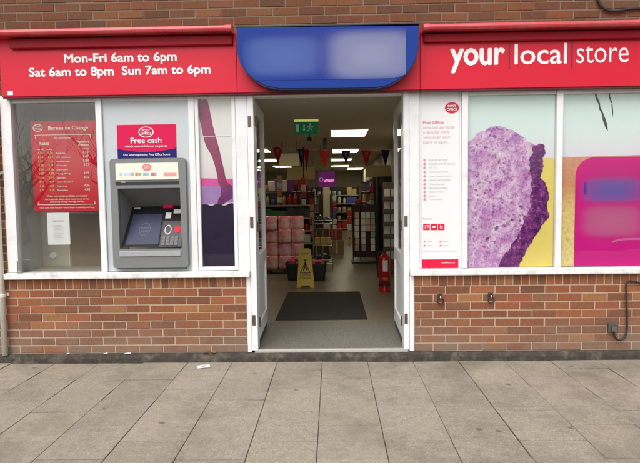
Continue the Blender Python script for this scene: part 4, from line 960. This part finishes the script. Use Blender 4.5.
bm = new_bm(); tube(bm, spline([F(324.2+i*.95, 180.6+(1.1 if i % 2 else -1.1)*(1.25 if i % 3 else .6), 6.596) for i in range(11)], 6), .013, 6); P('script_line', bm, EM('pink_sign_writing', (.75,.22,.55), .6), hs2)
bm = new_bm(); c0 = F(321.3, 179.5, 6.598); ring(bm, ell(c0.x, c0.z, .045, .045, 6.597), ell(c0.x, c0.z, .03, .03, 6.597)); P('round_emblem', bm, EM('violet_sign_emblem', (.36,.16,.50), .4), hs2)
# cream column
p = F(326.5, 200, 9.0); bm = new_bm(); box(bm, p.x-.085, p.x+.085, 8.95, 9.12, .09, F(326, 187, 8.95).z, .006)
o = solo('cream_post', bm, CREAM, 'slim cream post inside the shop under the purple sign', 'post', (p.x, 9.03, .09))

# wet floor sign
def wet_sign():
    a, b = G(296.6, 288), G(314.2, 288); cx_ = (a.x+b.x)/2; y0 = a.y; t = thing('floor_sign', 'yellow folding wet floor warning sign standing behind the mat', 'warning sign', (cx_, y0+.12, .0905))
    H = .60; wb, wt = .138, .088
    def leaf(s):
        bm = new_bm(); yb = y0+.12-s*.12; yt = y0+.12-s*.018; d = Vector((0, .012*s, 0))
        out = [(-wb, 0), (-wb+.055, 0), (-wb+.075, .035), (wb-.075, .035), (wb-.055, 0), (wb, 0), (wt+.002, H-.03), (wt-.014, H), (-wt+.014, H), (-wt-.002, H-.03)]
        prism(bm, [Vector((cx_+x, yb+(yt-yb)*z/H, .0905+z)) for x, z in out], d); return bm
    for s in (1, -1): P('sign_leaf', leaf(s), YEL, t)
    bm = new_bm(); tube(bm, [(cx_-.06, y0+.12, .0905+H-.006), (cx_+.06, y0+.12, .0905+H-.006)], .014, 8); P('top_hinge', bm, YEL, t)
    yb = y0-.002; yt = y0+.12-.018-.002
    on = lambda x, z: Vector((cx_+x, yb+(yt-yb)*z/H-.001, .0905+z))
    bm = new_bm()
    def wr(body, x0, x1, z):
        n0 = set(bm.verts); text(bm, body, cx_+x0, cx_+x1, .0905+z, 0, .03)
        for v in bm.verts:
            if v not in n0: v.co.y = yb+(yt-yb)*(v.co.z-.0905)/H-.0015
    wr('CAUTION', -.062, .062, .520)
    ring(bm, [on(-.088,.225), on(.088,.225), on(0,.405)], [on(-.066,.238), on(.066,.238), on(0,.376)])
    flat(bm, [on(.004+.020*math.cos(q), .425+.020*math.sin(q)) for q in [i*math.pi/6 for i in range(12)]])
    flat(bm, [on(-.012,.40), on(.012,.395), on(.016,.33), on(.042,.26), on(.028,.255), on(.0,.31), on(-.028,.258), on(-.042,.262), on(-.014,.335)])
    wr('CAUTION', -.09, .09, .178); wr('WET FLOOR', -.09, .09, .135); 
    bm.faces.ensure_lookup_table(); P('warning_print', bm, SIGNTX, t)
wet_sign()

# packs of toilet rolls on a low base
TISSUE = None
def pack_mat(name, c1, c2):
    mt, t, n, l, b = nt(name); v = coords(n, l)
    c = ramp(n, l, noise_n(n, l, v, 5, 3, .5), [(.36, c1), (.52, c2), (.60, (.84,.60,.52)), (.66, c2)])
    l.new(c, b.inputs['Base Color']); b.inputs['Roughness'].default_value = .25; b.inputs['Coat Weight'].default_value = .5
    bump_n(n, l, b, noise_n(n, l, v, 25, 4), .5, .01); return mt
PK = [pack_mat('pink_wrapper', (.74,.16,.24), (.82,.44,.46)), pack_mat('rose_wrapper', (.72,.13,.18), (.82,.42,.36))]
def tissue_pack(mat):
    bm = new_bm(); w_, d_, h_ = .235, .30, .245
    box(bm, -w_/2, w_/2, -d_/2, d_/2, 0, h_, .035, 3)
    bmesh.ops.subdivide_edges(bm, edges=bm.edges[:], cuts=3, use_grid_fill=True)
    for v in bm.verts:
        q = v.co; k = .007*math.cos(q.x*2*math.pi/.115)*0+.006*abs(math.sin(q.x*math.pi/.117))+.005*abs(math.sin(q.z*math.pi/.118))
        n_ = Vector((q.x/w_, q.y/d_, (q.z-h_/2)/h_)).normalized(); v.co = q+n_*k+Vector((noise.noise(q*30), noise.noise(q*30+Vector((3,0,0))), noise.noise(q*30+Vector((0,5,0)))))*.004
    return bm
base = G(290, 272); bx = -.865; by = 5.15
bm = new_bm()
for i in range(3): box(bm, bx-.40, bx+.34, by-.20+i*.16, by-.10+i*.16, .16, .18, .003)
for i in range(3): box(bm, bx-.38+i*.33, bx-.30+i*.33, by-.19, by+.22, .0905, .159, .003)
solo('wooden_pallet', bm, mk('dark_pallet_wood', (.07,.045,.03), .8, .3, 12), 'low dark wooden pallet carrying the pink packs', 'pallet', (bx, by, .0905))
protos = []
for k in range(2):
    o = put('tissue_pack', tissue_pack(PK[k]), PK[k], None, True); tag(o, 'pink wrapped pack of paper rolls in the stack on the pallet', 'tissue pack', 'pink packs stacked on the pallet'); protos.append(o)
first = [True, True]
for lay_ in range(4):
    for i in range(3):
        for j in range(1):
            k = random.randint(0, 1); loc = (bx-.27+i*.246+random.uniform(-.014,.014), by+random.uniform(-.03,.02), .182+lay_*.243); rz = random.uniform(-.10,.10)
            if first[k]: o = protos[k]; first[k] = False; o.location = loc; o.rotation_euler = (0,0,rz)
            else: o = dup(protos[k], loc, None, rz)
            r_ = ('bottom', 'second', 'third', 'top')[lay_]; c_ = ('nearest the white door', 'in the middle', 'nearest the wire stand')[i]
            o['label'] = f'pink pack of paper rolls, {r_} layer of the pallet stack, column {c_}'

# shopping baskets of red goods
def basket(name, cx_, cy_, label):
    t = thing(name, label, 'basket', (cx_, cy_, .0905), 'black baskets behind the wet floor sign')
    bm = new_bm(); w0, w1, d0, d1, h = .135, .165, .17, .20, .27
    def lp(w_, d_, z): return [Vector(p)+Vector((cx_, cy_, .0905)) for p in rr(w_, d_, z)]
    def rr(w_, d_, z): return [(p.x, p.z, z) for p in rrect(-w_, w_, -d_, d_, .04, 0, 4)]
    rings = [lp(w0, d0, .004), lp(w1, d1, h), lp(w1+.014, d1+.014, h), lp(w1+.014, d1+.014, h+.02), lp(w1-.006, d1-.006, h+.02), lp(w0-.006, d0-.006, .012)]
    V = [[bm.verts.new(p) for p in r_] for r_ in rings]; k = len(V[0])
    for A, B in zip(V, V[1:]):
        for i in range(k): bm.faces.new((A[i], A[(i+1)%k], B[(i+1)%k], B[i]))
    bm.faces.new(V[0][::-1]); bm.faces.new(V[-1]); P('body', bm, BLACK, t)
    bm = new_bm(); tube(bm, spline([(cx_-w1, cy_, .0905+h+.01), (cx_-w1+.01, cy_+.1, .0905+h+.028), (cx_, cy_+.15, .0905+h+.036), (cx_+w1-.01, cy_+.1, .0905+h+.028), (cx_+w1, cy_, .0905+h+.01)], 4), .008, 6); P('handle', bm, BLACK, t)
basket('goods_basket', -.635, 4.35, 'black basket of red packets beside the pink packs'); basket('goods_basket', -.275, 4.3, 'black basket of red packets beside the wire stand')
PKT = [mk('red_packet', (.45,.02,.04), .35, .3, 20), mk('pink_packet', (.55,.14,.19), .35, .3, 20), mk('dark_packet', (.07,.03,.035), .35, .3, 20)]
for bi, cx_ in enumerate((-.635, -.275)):
    for i in range(6):
        bm = new_bm(); box(bm, -.055, .055, -.04, .04, 0, .12, .016, 2); 
        c = PKT[(i+bi) % 2] if bi else PKT[(i*2 % 3)]
        o = put('snack_packet', bm, c, None, True); o.location = (cx_-.08+(i % 3)*.08, 4.27+(i//3)*.11, .285+random.uniform(0,.03)); o.rotation_euler = (random.uniform(-.3,.3), random.uniform(-.3,.3), random.uniform(-.5,.5))
        tag(o, ('dark and red packet' if bi == 0 else 'pink or red packet')+(' heaped in the basket beside the pink packs' if bi == 0 else ' heaped in the basket beside the wire stand'), 'packet', 'packets in the basket by the pink packs' if bi == 0 else 'packets in the basket by the wire stand')
# wire display stand
sx, sy = -.19, 5.75
t = thing('wire_stand', 'grey wire display stand on the floor beside the pink packs', 'display stand', (sx, sy, .0905)); 
bm = new_bm()
for dx in (-.19, .19):
    for dy in (-.15, .15): tube(bm, [(sx+dx, sy+dy, .0905), (sx+dx, sy+dy, 1.10)], .009, 6)
P('posts', bm, STEEL, t)
for z in (.2, .55, .98):
    bm = new_bm()
    for i in range(9): tube(bm, [(sx-.19+i*.0475, sy-.15, z), (sx-.19+i*.0475, sy+.15, z)], .004, 4)
    for dy in (-.15, .15): tube(bm, [(sx-.19, sy+dy, z), (sx+.19, sy+dy, z)], .007, 6); tube(bm, [(sx-.19, sy+dy, z+.07), (sx+.19, sy+dy, z+.07)], .005, 6)
    P('wire_shelf', bm, STEEL, t)
def bag(loc, s, mat, label, cat='bag'):
    bm = new_bm(); bmesh.ops.create_icosphere(bm, subdivisions=3, radius=1)
    for v in bm.verts:
        q = v.co.copy(); v.co = Vector((q.x*s[0], q.y*s[1], q.z*s[2]))*(1+.16*noise.noise(q*1.7+Vector(loc))); v.co.z = max(v.co.z, -s[2]*.8)
    o = put('goods_bag', bm, mat, None, True); o.location = Vector(loc)+Vector((0,0,s[2]*.8)); tag(o, label, cat)
SHB = mk('shiny_black_wrap', (.03,.03,.033), .25, .3, 20, .4, 30)
bag((sx-.08, sy, .99), (.10,.12,.09), SHB, 'shiny black bag on top of the wire stand, next to the pink packs'); bag((sx+.09, sy+.02, .99), (.09,.11,.065), SHB, 'flatter shiny black bag on the aisle end of the wire stand top')
YG = mk('mustard_packet', (.45,.30,.06), .4, .2)
for i in range(3):
    bm = new_bm(); box(bm, -.05, .05, -.04, .04, 0, .15, .012, 2); o = put('mustard_box', bm, YG, None); o.location = (sx-.11+i*.11, sy-.05, .558); tag(o, f'mustard yellow box on the middle wire shelf, {("pack side", "centre", "aisle side")[i]}', 'box', 'mustard boxes on the wire stand')
bag((sx, sy, .21), (.14,.12,.10), SHB, 'black bundle on the bottom shelf of the wire stand')

# fire extinguisher
ex_p = G(384.3, 292.5); cx_, cy_ = ex_p.x+.015, ex_p.y+.1
t = thing('fire_extinguisher', 'red fire extinguisher with white label standing by the right door leaf', 'extinguisher', (cx_, cy_, .0905))
bm = new_bm(); lathe(bm, (cx_, cy_, .0905), [(.075,0),(.084,.006),(.084,.085)], 24); P('foot', bm, EXR, t)
bm = new_bm(); lathe(bm, (cx_, cy_, .0905), [(.086,.086),(.086,.125)], 24); P('base_band', bm, BLACK, t)
bm = new_bm(); lathe(bm, (cx_, cy_, .0905), [(.085,.126),(.085,.47),(.080,.505),(.062,.54),(.036,.563),(.030,.575)], 28); P('cylinder', bm, EXR, t, True)
bm = new_bm(); lathe(bm, (cx_, cy_, .0905), [(.022,.576),(.026,.585),(.026,.61),(.018,.615)], 14); box(bm, cx_-.02, cx_+.10, cy_-.012, cy_+.012, .0905+.62, .0905+.632, .003); box(bm, cx_-.02, cx_+.085, cy_-.010, cy_+.010, .0905+.652, .0905+.662, .003); P('valve', bm, DGREY, t)
bm = new_bm(); tube(bm, spline([(cx_-.02, cy_-.01, .69), (cx_-.085, cy_-.03, .67), (cx_-.112, cy_-.03, .56), (cx_-.105, cy_-.03, .40), (cx_-.100, cy_-.02, .30)], 6), .012, 8); P('hose', bm, BLACK, t, True)
bm = new_bm(); a0, a1 = R(248), R(298); pts = [(cx_+.0862*math.cos(a0+(a1-a0)*i/8), cy_+.0862*math.sin(a0+(a1-a0)*i/8)) for i in range(9)]
for (xa, ya), (xb, yb) in zip(pts, pts[1:]): flat(bm, [Vector((xa,ya,.40)), Vector((xb,yb,.40)), Vector((xb,yb,.565)), Vector((xa,ya,.565))])
lb = P('label_sheet', bm, PAPER, t)
bm = new_bm(); a0, a1 = R(246), R(300); pts = [(cx_+.0862*math.cos(a0+(a1-a0)*i/8), cy_+.0862*math.sin(a0+(a1-a0)*i/8)) for i in range(9)]
for (xa, ya), (xb, yb) in zip(pts, pts[1:]): flat(bm, [Vector((xa,ya,.27)), Vector((xb,yb,.27)), Vector((xb,yb,.31)), Vector((xa,ya,.31))])
P('lower_label', bm, mk('faded_red_label', (.62,.10,.08), .5), t)

# shelving with goods
GOODS = [mk('goods_'+n_, c, .4, .4, 25) for n_, c in (('red', (.55,.03,.03)), ('orange', (.66,.26,.05)), ('white', (.74,.71,.62)), ('blue', (.07,.12,.40)), ('green', (.09,.26,.09)), ('dark', (.06,.05,.05)), ('purple', (.30,.06,.34)), ('buff', (.60,.44,.22)))]
GNAME = ['red', 'orange', 'white', 'blue', 'green', 'dark', 'purple', 'buff']
def good_mesh(kind):
    bm = new_bm()
    if kind == 0: box(bm, -.07, .07, -.05, .05, 0, .22, .006)
    elif kind == 1: lathe(bm, (0,0,0), [(.042,0),(.045,.004),(.045,.13),(.040,.17),(.016,.20),(.016,.235)], 12)
    elif kind == 2: lathe(bm, (0,0,0), [(.046,0),(.05,.003),(.05,.13),(.046,.135)], 12)
    else: box(bm, -.08, .08, -.03, .03, 0, .19, .02, 2)
    return bm
KN = ['carton', 'bottle', 'can', 'packet']
PROTO = {}
ngoods = 0
def good(kind, ci, loc, rz, where, sc=1.0):
    global ngoods
    key = (kind, ci)
    if key not in PROTO:
        o = put(('shelf_'+KN[kind]), good_mesh(kind), GOODS[ci], None, kind in (1, 2)); PROTO[key] = o
    else:
        o = PROTO[key].copy(); COL.objects.link(o)
    o.location = loc; o.rotation_euler = (0,0,rz); o.scale = (sc,)*3
    tag(o, f'{GNAME[ci]} {KN[kind]} on the {where}', KN[kind], f'{GNAME[ci]} {KN[kind]}s on the {where}'); ngoods += 1
def shelf_unit(label, x0, x1, y0, y1, h, ns, face, where, step=.17, skip=.1, sc=1.0):
    t = thing('shelf_unit', label, 'shelf', ((x0+x1)/2, (y0+y1)/2, .0905))
    bm = new_bm(); e = .03
    if face == '-Y': box(bm, x0, x1, y1-e, y1, .0905, h, .003)
    elif face == '-X': box(bm, x1-e, x1, y0, y1, .0905, h, .003)
    else: box(bm, x0, x0+e, y0, y1, .0905, h, .003)
    P('back_panel', bm, SHELF, t)
    bm = new_bm()
    if face == '-Y': box(bm, x0-.02, x0-.001, y0, y1, .0905, h+.02); P('end_panel', bm, SHELF, t); bm = new_bm(); box(bm, x1+.001, x1+.02, y0, y1, .0905, h+.02)
    else: box(bm, x0, x1, y0-.02, y0-.001, .0905, h+.02); P('end_panel', bm, SHELF, t); bm = new_bm(); box(bm, x0, x1, y1+.001, y1+.02, .0905, h+.02)
    P('end_panel', bm, SHELF, t)
    for k in range(ns):
        z = .16+k*(h-.16)/ns; bm = new_bm()
        if face == '-Y': box(bm, x0, x1, y0, y1-e-.001, z-.02, z)
        elif face == '-X': box(bm, x0, x1-e-.001, y0, y1, z-.02, z)
        else: box(bm, x0+e+.001, x1, y0, y1, z-.02, z)
        P('shelf', bm, SHELF, t)
        bm = new_bm()
        if face == '-Y': box(bm, x0, x1, y0-.006, y0-.001, z-.032, z+.006)
        elif face == '-X': box(bm, x0-.006, x0-.001, y0, y1, z-.032, z+.006)
        else: box(bm, x1+.001, x1+.006, y0, y1, z-.032, z+.006)
        P('price_strip', bm, mk('price_strip', (.45,.40,.32), .5) if 'price_strip' not in MT else MT['price_strip'], t)
        s0, s1 = (x0, x1) if face == '-Y' else (y0, y1); q = s0+.1; kind = random.randint(0,3); ci = random.randint(0,7)
        while q < s1-.08:
            if random.random() < .42: kind = random.randint(0,3); ci = random.choice((0,0,1,2,3,4,5,5,6,7))
            sc_0 = sc; sc = sc_0*random.uniform(.8, 1.12)
            if random.random() > skip:
                if face == '-Y': good(kind, ci, (q, y0+.075, z+.001), random.uniform(-.1,.1), where, sc)
                elif face == '-X': good(kind, ci, (x0+.075, q, z+.001), math.pi/2, where, sc)
                else: good(kind, ci, (x1-.075, q, z+.001), math.pi/2, where, sc)
            sc = sc_0; q += step
    return t
shelf_unit('wide dark shelf unit facing the doorway behind the pink packs', -2.35, -.42, 7.4, 7.8, 1.62, 5, '-Y', 'wide shelf behind the pink packs', .128, .05)
shelf_unit('long dark shelf unit along the aisle on the wire stand side', -.36, .02, 9.4, 13.6, 1.55, 5, '+X', 'long aisle shelf behind the wire stand', .185, .05, 1.1)
shelf_unit('long dark shelf unit along the wall behind the card rack', .93, 1.28, 7.5, 12.5, 1.95, 6, '-X', 'wall shelf behind the card rack', .20, .05, 1.15)
shelf_unit('far dark shelf unit across the back of the shop', -1.9, 1.1, 17.6, 18.0, 1.9, 5, '-Y', 'far back shelf', .21, .05, 1.4)
# extra stock that fills the view down the shop: goods on top of the units, cartons on the floor, strips of hanging packets
for i in range(13):
    good(random.choice((0,0,2,3)), random.choice((0,1,2,5,6,7)), (-2.2+i*.138, 7.6, 1.643), random.uniform(-.3,.3), 'top of the wide shelf behind the pink packs', random.uniform(.9,1.5))
for i in range(12):
    good(random.choice((0,0,3,1)), random.choice((0,1,2,3,5,6)), (-.17, 9.6+i*.33, 1.575), math.pi/2+random.uniform(-.2,.2), 'top of the long aisle shelf', random.uniform(1.0,1.5))
CTN = [mk('brown_carton_card', (.36,.24,.13), .8, .15), mk('dark_carton_card', (.12,.085,.06), .8, .2), mk('red_carton_card', (.40,.04,.04), .6, .2)]
for i, (x, y, w_, d_, h_, k, lb) in enumerate(((.10, 8.35, .34, .34, .36, 0, 'brown carton on the floor at the end of the long aisle shelf'), (.08, 8.35, .30, .30, .26, 2, 'red carton on top of the brown carton at the aisle shelf end'),
        (-.24, 8.5, .30, .34, .62, 1, 'tall dark carton on the floor behind the wire stand'), (.74, 8.3, .26, .4, .42, 1, 'dark carton on the floor by the aisle behind the card rack'), (.72, 9.4, .30, .4, .5, 2, 'red carton on the aisle floor far behind the card rack'))):
    z = .0905 if i != 1 else .0905+.361
    t = thing('goods_carton', lb, 'carton', (x, y, z)); bm = new_bm(); box(bm, x-w_/2, x+w_/2, y-d_/2, y+d_/2, z, z+h_, .006); P('body', bm, CTN[k], t)
    bm = new_bm(); box(bm, x-.025, x+.025, y-d_/2-.0015, y-d_/2-.0003, z+.02, z+h_-.02); P('tape', bm, CTN[0] if k else BEI2, t)
def hang_strip(x, y, z1, n, where, cols):
    t = thing('clip_strip', f'dark clip strip of small packets hanging {where}', 'clip strip', (x, y, z1-.16*n)); bm = new_bm(); box(bm, x-.012, x+.012, y, y+.004, z1-.16*n, 2.598 if z1 > 1.9 else z1+.05); P('strip', bm, BLACK, t)
    for i in range(n):
        c = random.choice(cols); key = ('strip', c)
        if key not in PROTO:
            bm = new_bm(); box(bm, -.05, .05, -.018, .018, 0, .13, .014, 2); o = put('hanging_packet', bm, GOODS[c], None); PROTO[key] = o
        else: o = PROTO[key].copy(); COL.objects.link(o)
        o.location = (x+random.uniform(-.006,.006), y-.022, z1-.15-i*.155); o.rotation_euler = (random.uniform(-.1,.1), random.uniform(-.08,.08), random.uniform(-.35,.35))
        tag(o, f'{GNAME[c]} packet on the clip strip hanging {where}', 'packet', f'{GNAME[c]} packets on the strip {where}')
hang_strip(-.46, 7.35, 1.50, 6, 'at the aisle end of the wide shelf', (0,1,2,7)); hang_strip(.06, 9.3, 1.55, 7, 'at the near end of the long aisle shelf', (0,2,6,3))
hang_strip(.90, 7.45, 1.75, 7, 'beside the tall black cabinet', (0,2,1,0)); hang_strip(.36, 6.5, 1.25, 5, 'on the aisle side of the card rack', (0,0,2,7)); hang_strip(-1.15, 6.9, 2.0, 4, 'from the ceiling behind the pink packs', (1,2,7)); hang_strip(-.62, 7.0, 1.95, 4, 'from the ceiling under the buff board', (0,3,2))

# black cabinet
bm = new_bm(); a = F(377.3, 176.5, 6.9); cb = thing('tall_cabinet', 'tall black cabinet against the wall behind the card rack', 'cabinet', (a.x+.18, 7.1, .0905))
box(bm, a.x, a.x+.36, 6.9, 7.35, .0905, a.z, .01); P('carcass', bm, BLACK, cb)
bm = new_bm(); box(bm, a.x+.02, a.x+.34, 6.885, 6.899, .16, a.z-.03, .003); P('glass_door', bm, mk('black_cabinet_glass', (.012,.012,.013), .08, .1), cb)
# beige cornice board over the cabinet
bm = new_bm(); a, b = F(366, 165.5, 7.2), F(389, 179, 7.2); box(bm, a.x, 1.299, 7.2, 7.24, F(375,177,7.2).z, F(375,165,7.2).z); solo('beige_board', bm, BEI2, 'plain beige board on the wall above the tall black cabinet', 'board', (1.1, 7.2, 2.1))
# card rack
rx, ry = .68, 6.55
ck = thing('card_rack', 'black floor rack hung with white cards beside the aisle', 'display rack', (rx, ry, .0905))
bm = new_bm()
for x in (.44, .60, .93): tube(bm, [(x, ry+.06, .0905), (x, ry+.06, 1.32)], .012, 6)
box(bm, .42, .95, ry+.02, ry+.10, 1.30, 1.33, .004); P('posts', bm, BLACK, ck)
bm = new_bm(); box(bm, .40, .97, ry-.16, ry+.2, .0905, .13, .006); P('foot_plate', bm, BLACK, ck)
bm = new_bm(); box(bm, .435, .935, ry+.062, ry+.074, .2, 1.29); P('back_board', bm, mk('dark_red_board', (.05,.014,.016), .6, .2), ck)
CARD = [mk('white_card', (.80,.78,.73), .5, .25, 30), mk('buff_pink_card', (.72,.46,.36), .5, .25, 30), mk('grey_green_card', (.38,.42,.36), .5, .3, 30)]
cp0 = {}
def card(x, z, ci, lab):
    if ci not in cp0:
        bm = new_bm(); box(bm, -.045, .045, -.012, .012, 0, .132, .004); o = put('hanging_card', bm, CARD[ci], None); cp0[ci] = o
    else: o = cp0[ci].copy(); COL.objects.link(o)
    o.location = (x, ry+.01+random.uniform(-.006,.006), z); o.rotation_euler = (0, random.uniform(-.06,.06), random.uniform(-.1,.1)); tag(o, lab, 'card', 'cards hung on the floor rack')
CN = ['white', 'pink', 'grey green']
for i in range(6):
    ci = random.choice((0,1)); card(.52, .34+i*.14, ci, f'{CN[ci]} card in the lone column of the card rack, row {["lowest","second","third","fourth","fifth","top"][i]}')
for c_, x in enumerate((.66, .76, .86)):
    for i in range(6):
        if c_ == 1 and i < 3: continue
        ci = 1 if c_ == 1 and i < 5 else random.choice((0,0,2)); card(x, .34+i*.14, ci, f'{CN[ci]} card in the wide block of the card rack, {["aisle side","middle","cabinet side"][c_]} column, row {["lowest","second","third","fourth","fifth","top"][i]}')
bag((.56, ry+.06, 1.335), (.075,.07,.06), mk('red_cloth', (.42,.01,.03), .7, .2), 'red cloth bundle on top of the card rack', 'bundle')
# leaflet rack near the right door
lx, ly = 1.02, 4.55
lk = thing('leaflet_rack', 'narrow rack of pale leaflets beside the right door leaf', 'leaflet rack', (lx, ly, .0905))
bm = new_bm(); box(bm, lx-.12, lx+.26, ly+.06, ly+.10, .0905, 1.75, .004); box(bm, lx-.14, lx+.28, ly-.12, ly+.14, .0905, .12, .004); P('back_board', bm, mk('rack_brown', (.16,.12,.09), .6, .2), lk)
for i in range(6):
    bm = new_bm(); z = .35+i*.22; box(bm, lx-.12, lx+.26, ly+.0, ly+.059, z-.02, z-.008); box(bm, lx-.12, lx+.26, ly-.006, ly-.001, z-.02, z+.05); P('pocket', bm, MT['rack_brown'], lk)
lf = None
for i in range(6):
    for j in range(3):
        if lf is None: bm = new_bm(); box(bm, -.05, .05, -.004, .004, 0, .19); lf = put('leaflet', bm, CARD[0], None); o = lf
        else: o = lf.copy(); COL.objects.link(o)
        o.location = (lx-.055+j*.118, ly+.03, .345+i*.22); o.rotation_euler = (R(-6), 0, random.uniform(-.08,.08)); tag(o, 'pale leaflet in the narrow rack beside the right door leaf', 'leaflet', 'leaflets in the narrow rack')

# ------------------------------------------------------------------ across the street (seen only as reflections in the glass)
BARK = mk('grey_bark', (.085,.07,.055), .9, .3, 12, .6, 40)
def bare_tree(x, y, h, label, seed):
    rnd = random.Random(seed); t = thing('bare_tree', label, 'tree', (x, y, -.1)); bm = new_bm(); bt = new_bm()
    def branch(p, d, l_, r_, lv):
        pts = [p]; rads = [r_]; q = p.copy(); dd = d.copy(); n_ = 4
        for i in range(n_):
            dd = (dd+Vector((rnd.uniform(-.18,.18), rnd.uniform(-.18,.18), rnd.uniform(-.02,.16)))).normalized(); q = q+dd*l_/n_; pts.append(q.copy()); rads.append(r_*(1-.55*(i+1)/n_))
        tube(bm if lv == 0 else bt, pts, rads, 8 if lv < 2 else 4, False)
        if lv < 5:
            for k in range(3 if lv < 3 else 2):
                i = rnd.randint(2, n_); a = rnd.uniform(0, 6.28); s = Vector((math.cos(a), math.sin(a), rnd.uniform(.1,.7)))
                branch(pts[i], (dd*.6+s*.75).normalized(), l_*rnd.uniform(.6,.8), rads[i]*.75, lv+1)
    branch(Vector((x, y, -.1)), Vector((0,0,1)), h*.25, h*.022, 0)
    P('trunk', bm, BARK, t, True); P('crown', bt, BARK, t, True)
bare_tree(-9.3, -10.4, 6.5, 'bare tree by the kerb reflected in the left window', 5); bare_tree(-11.5, -15, 8, 'bare tree across the street reflected at the edge of the left window', 8); bare_tree(-9.5, -18.5, 9, 'thin bare tree farther back reflected in the left window', 21)
print('goods', ngoods, 'objects', len(bpy.data.objects))
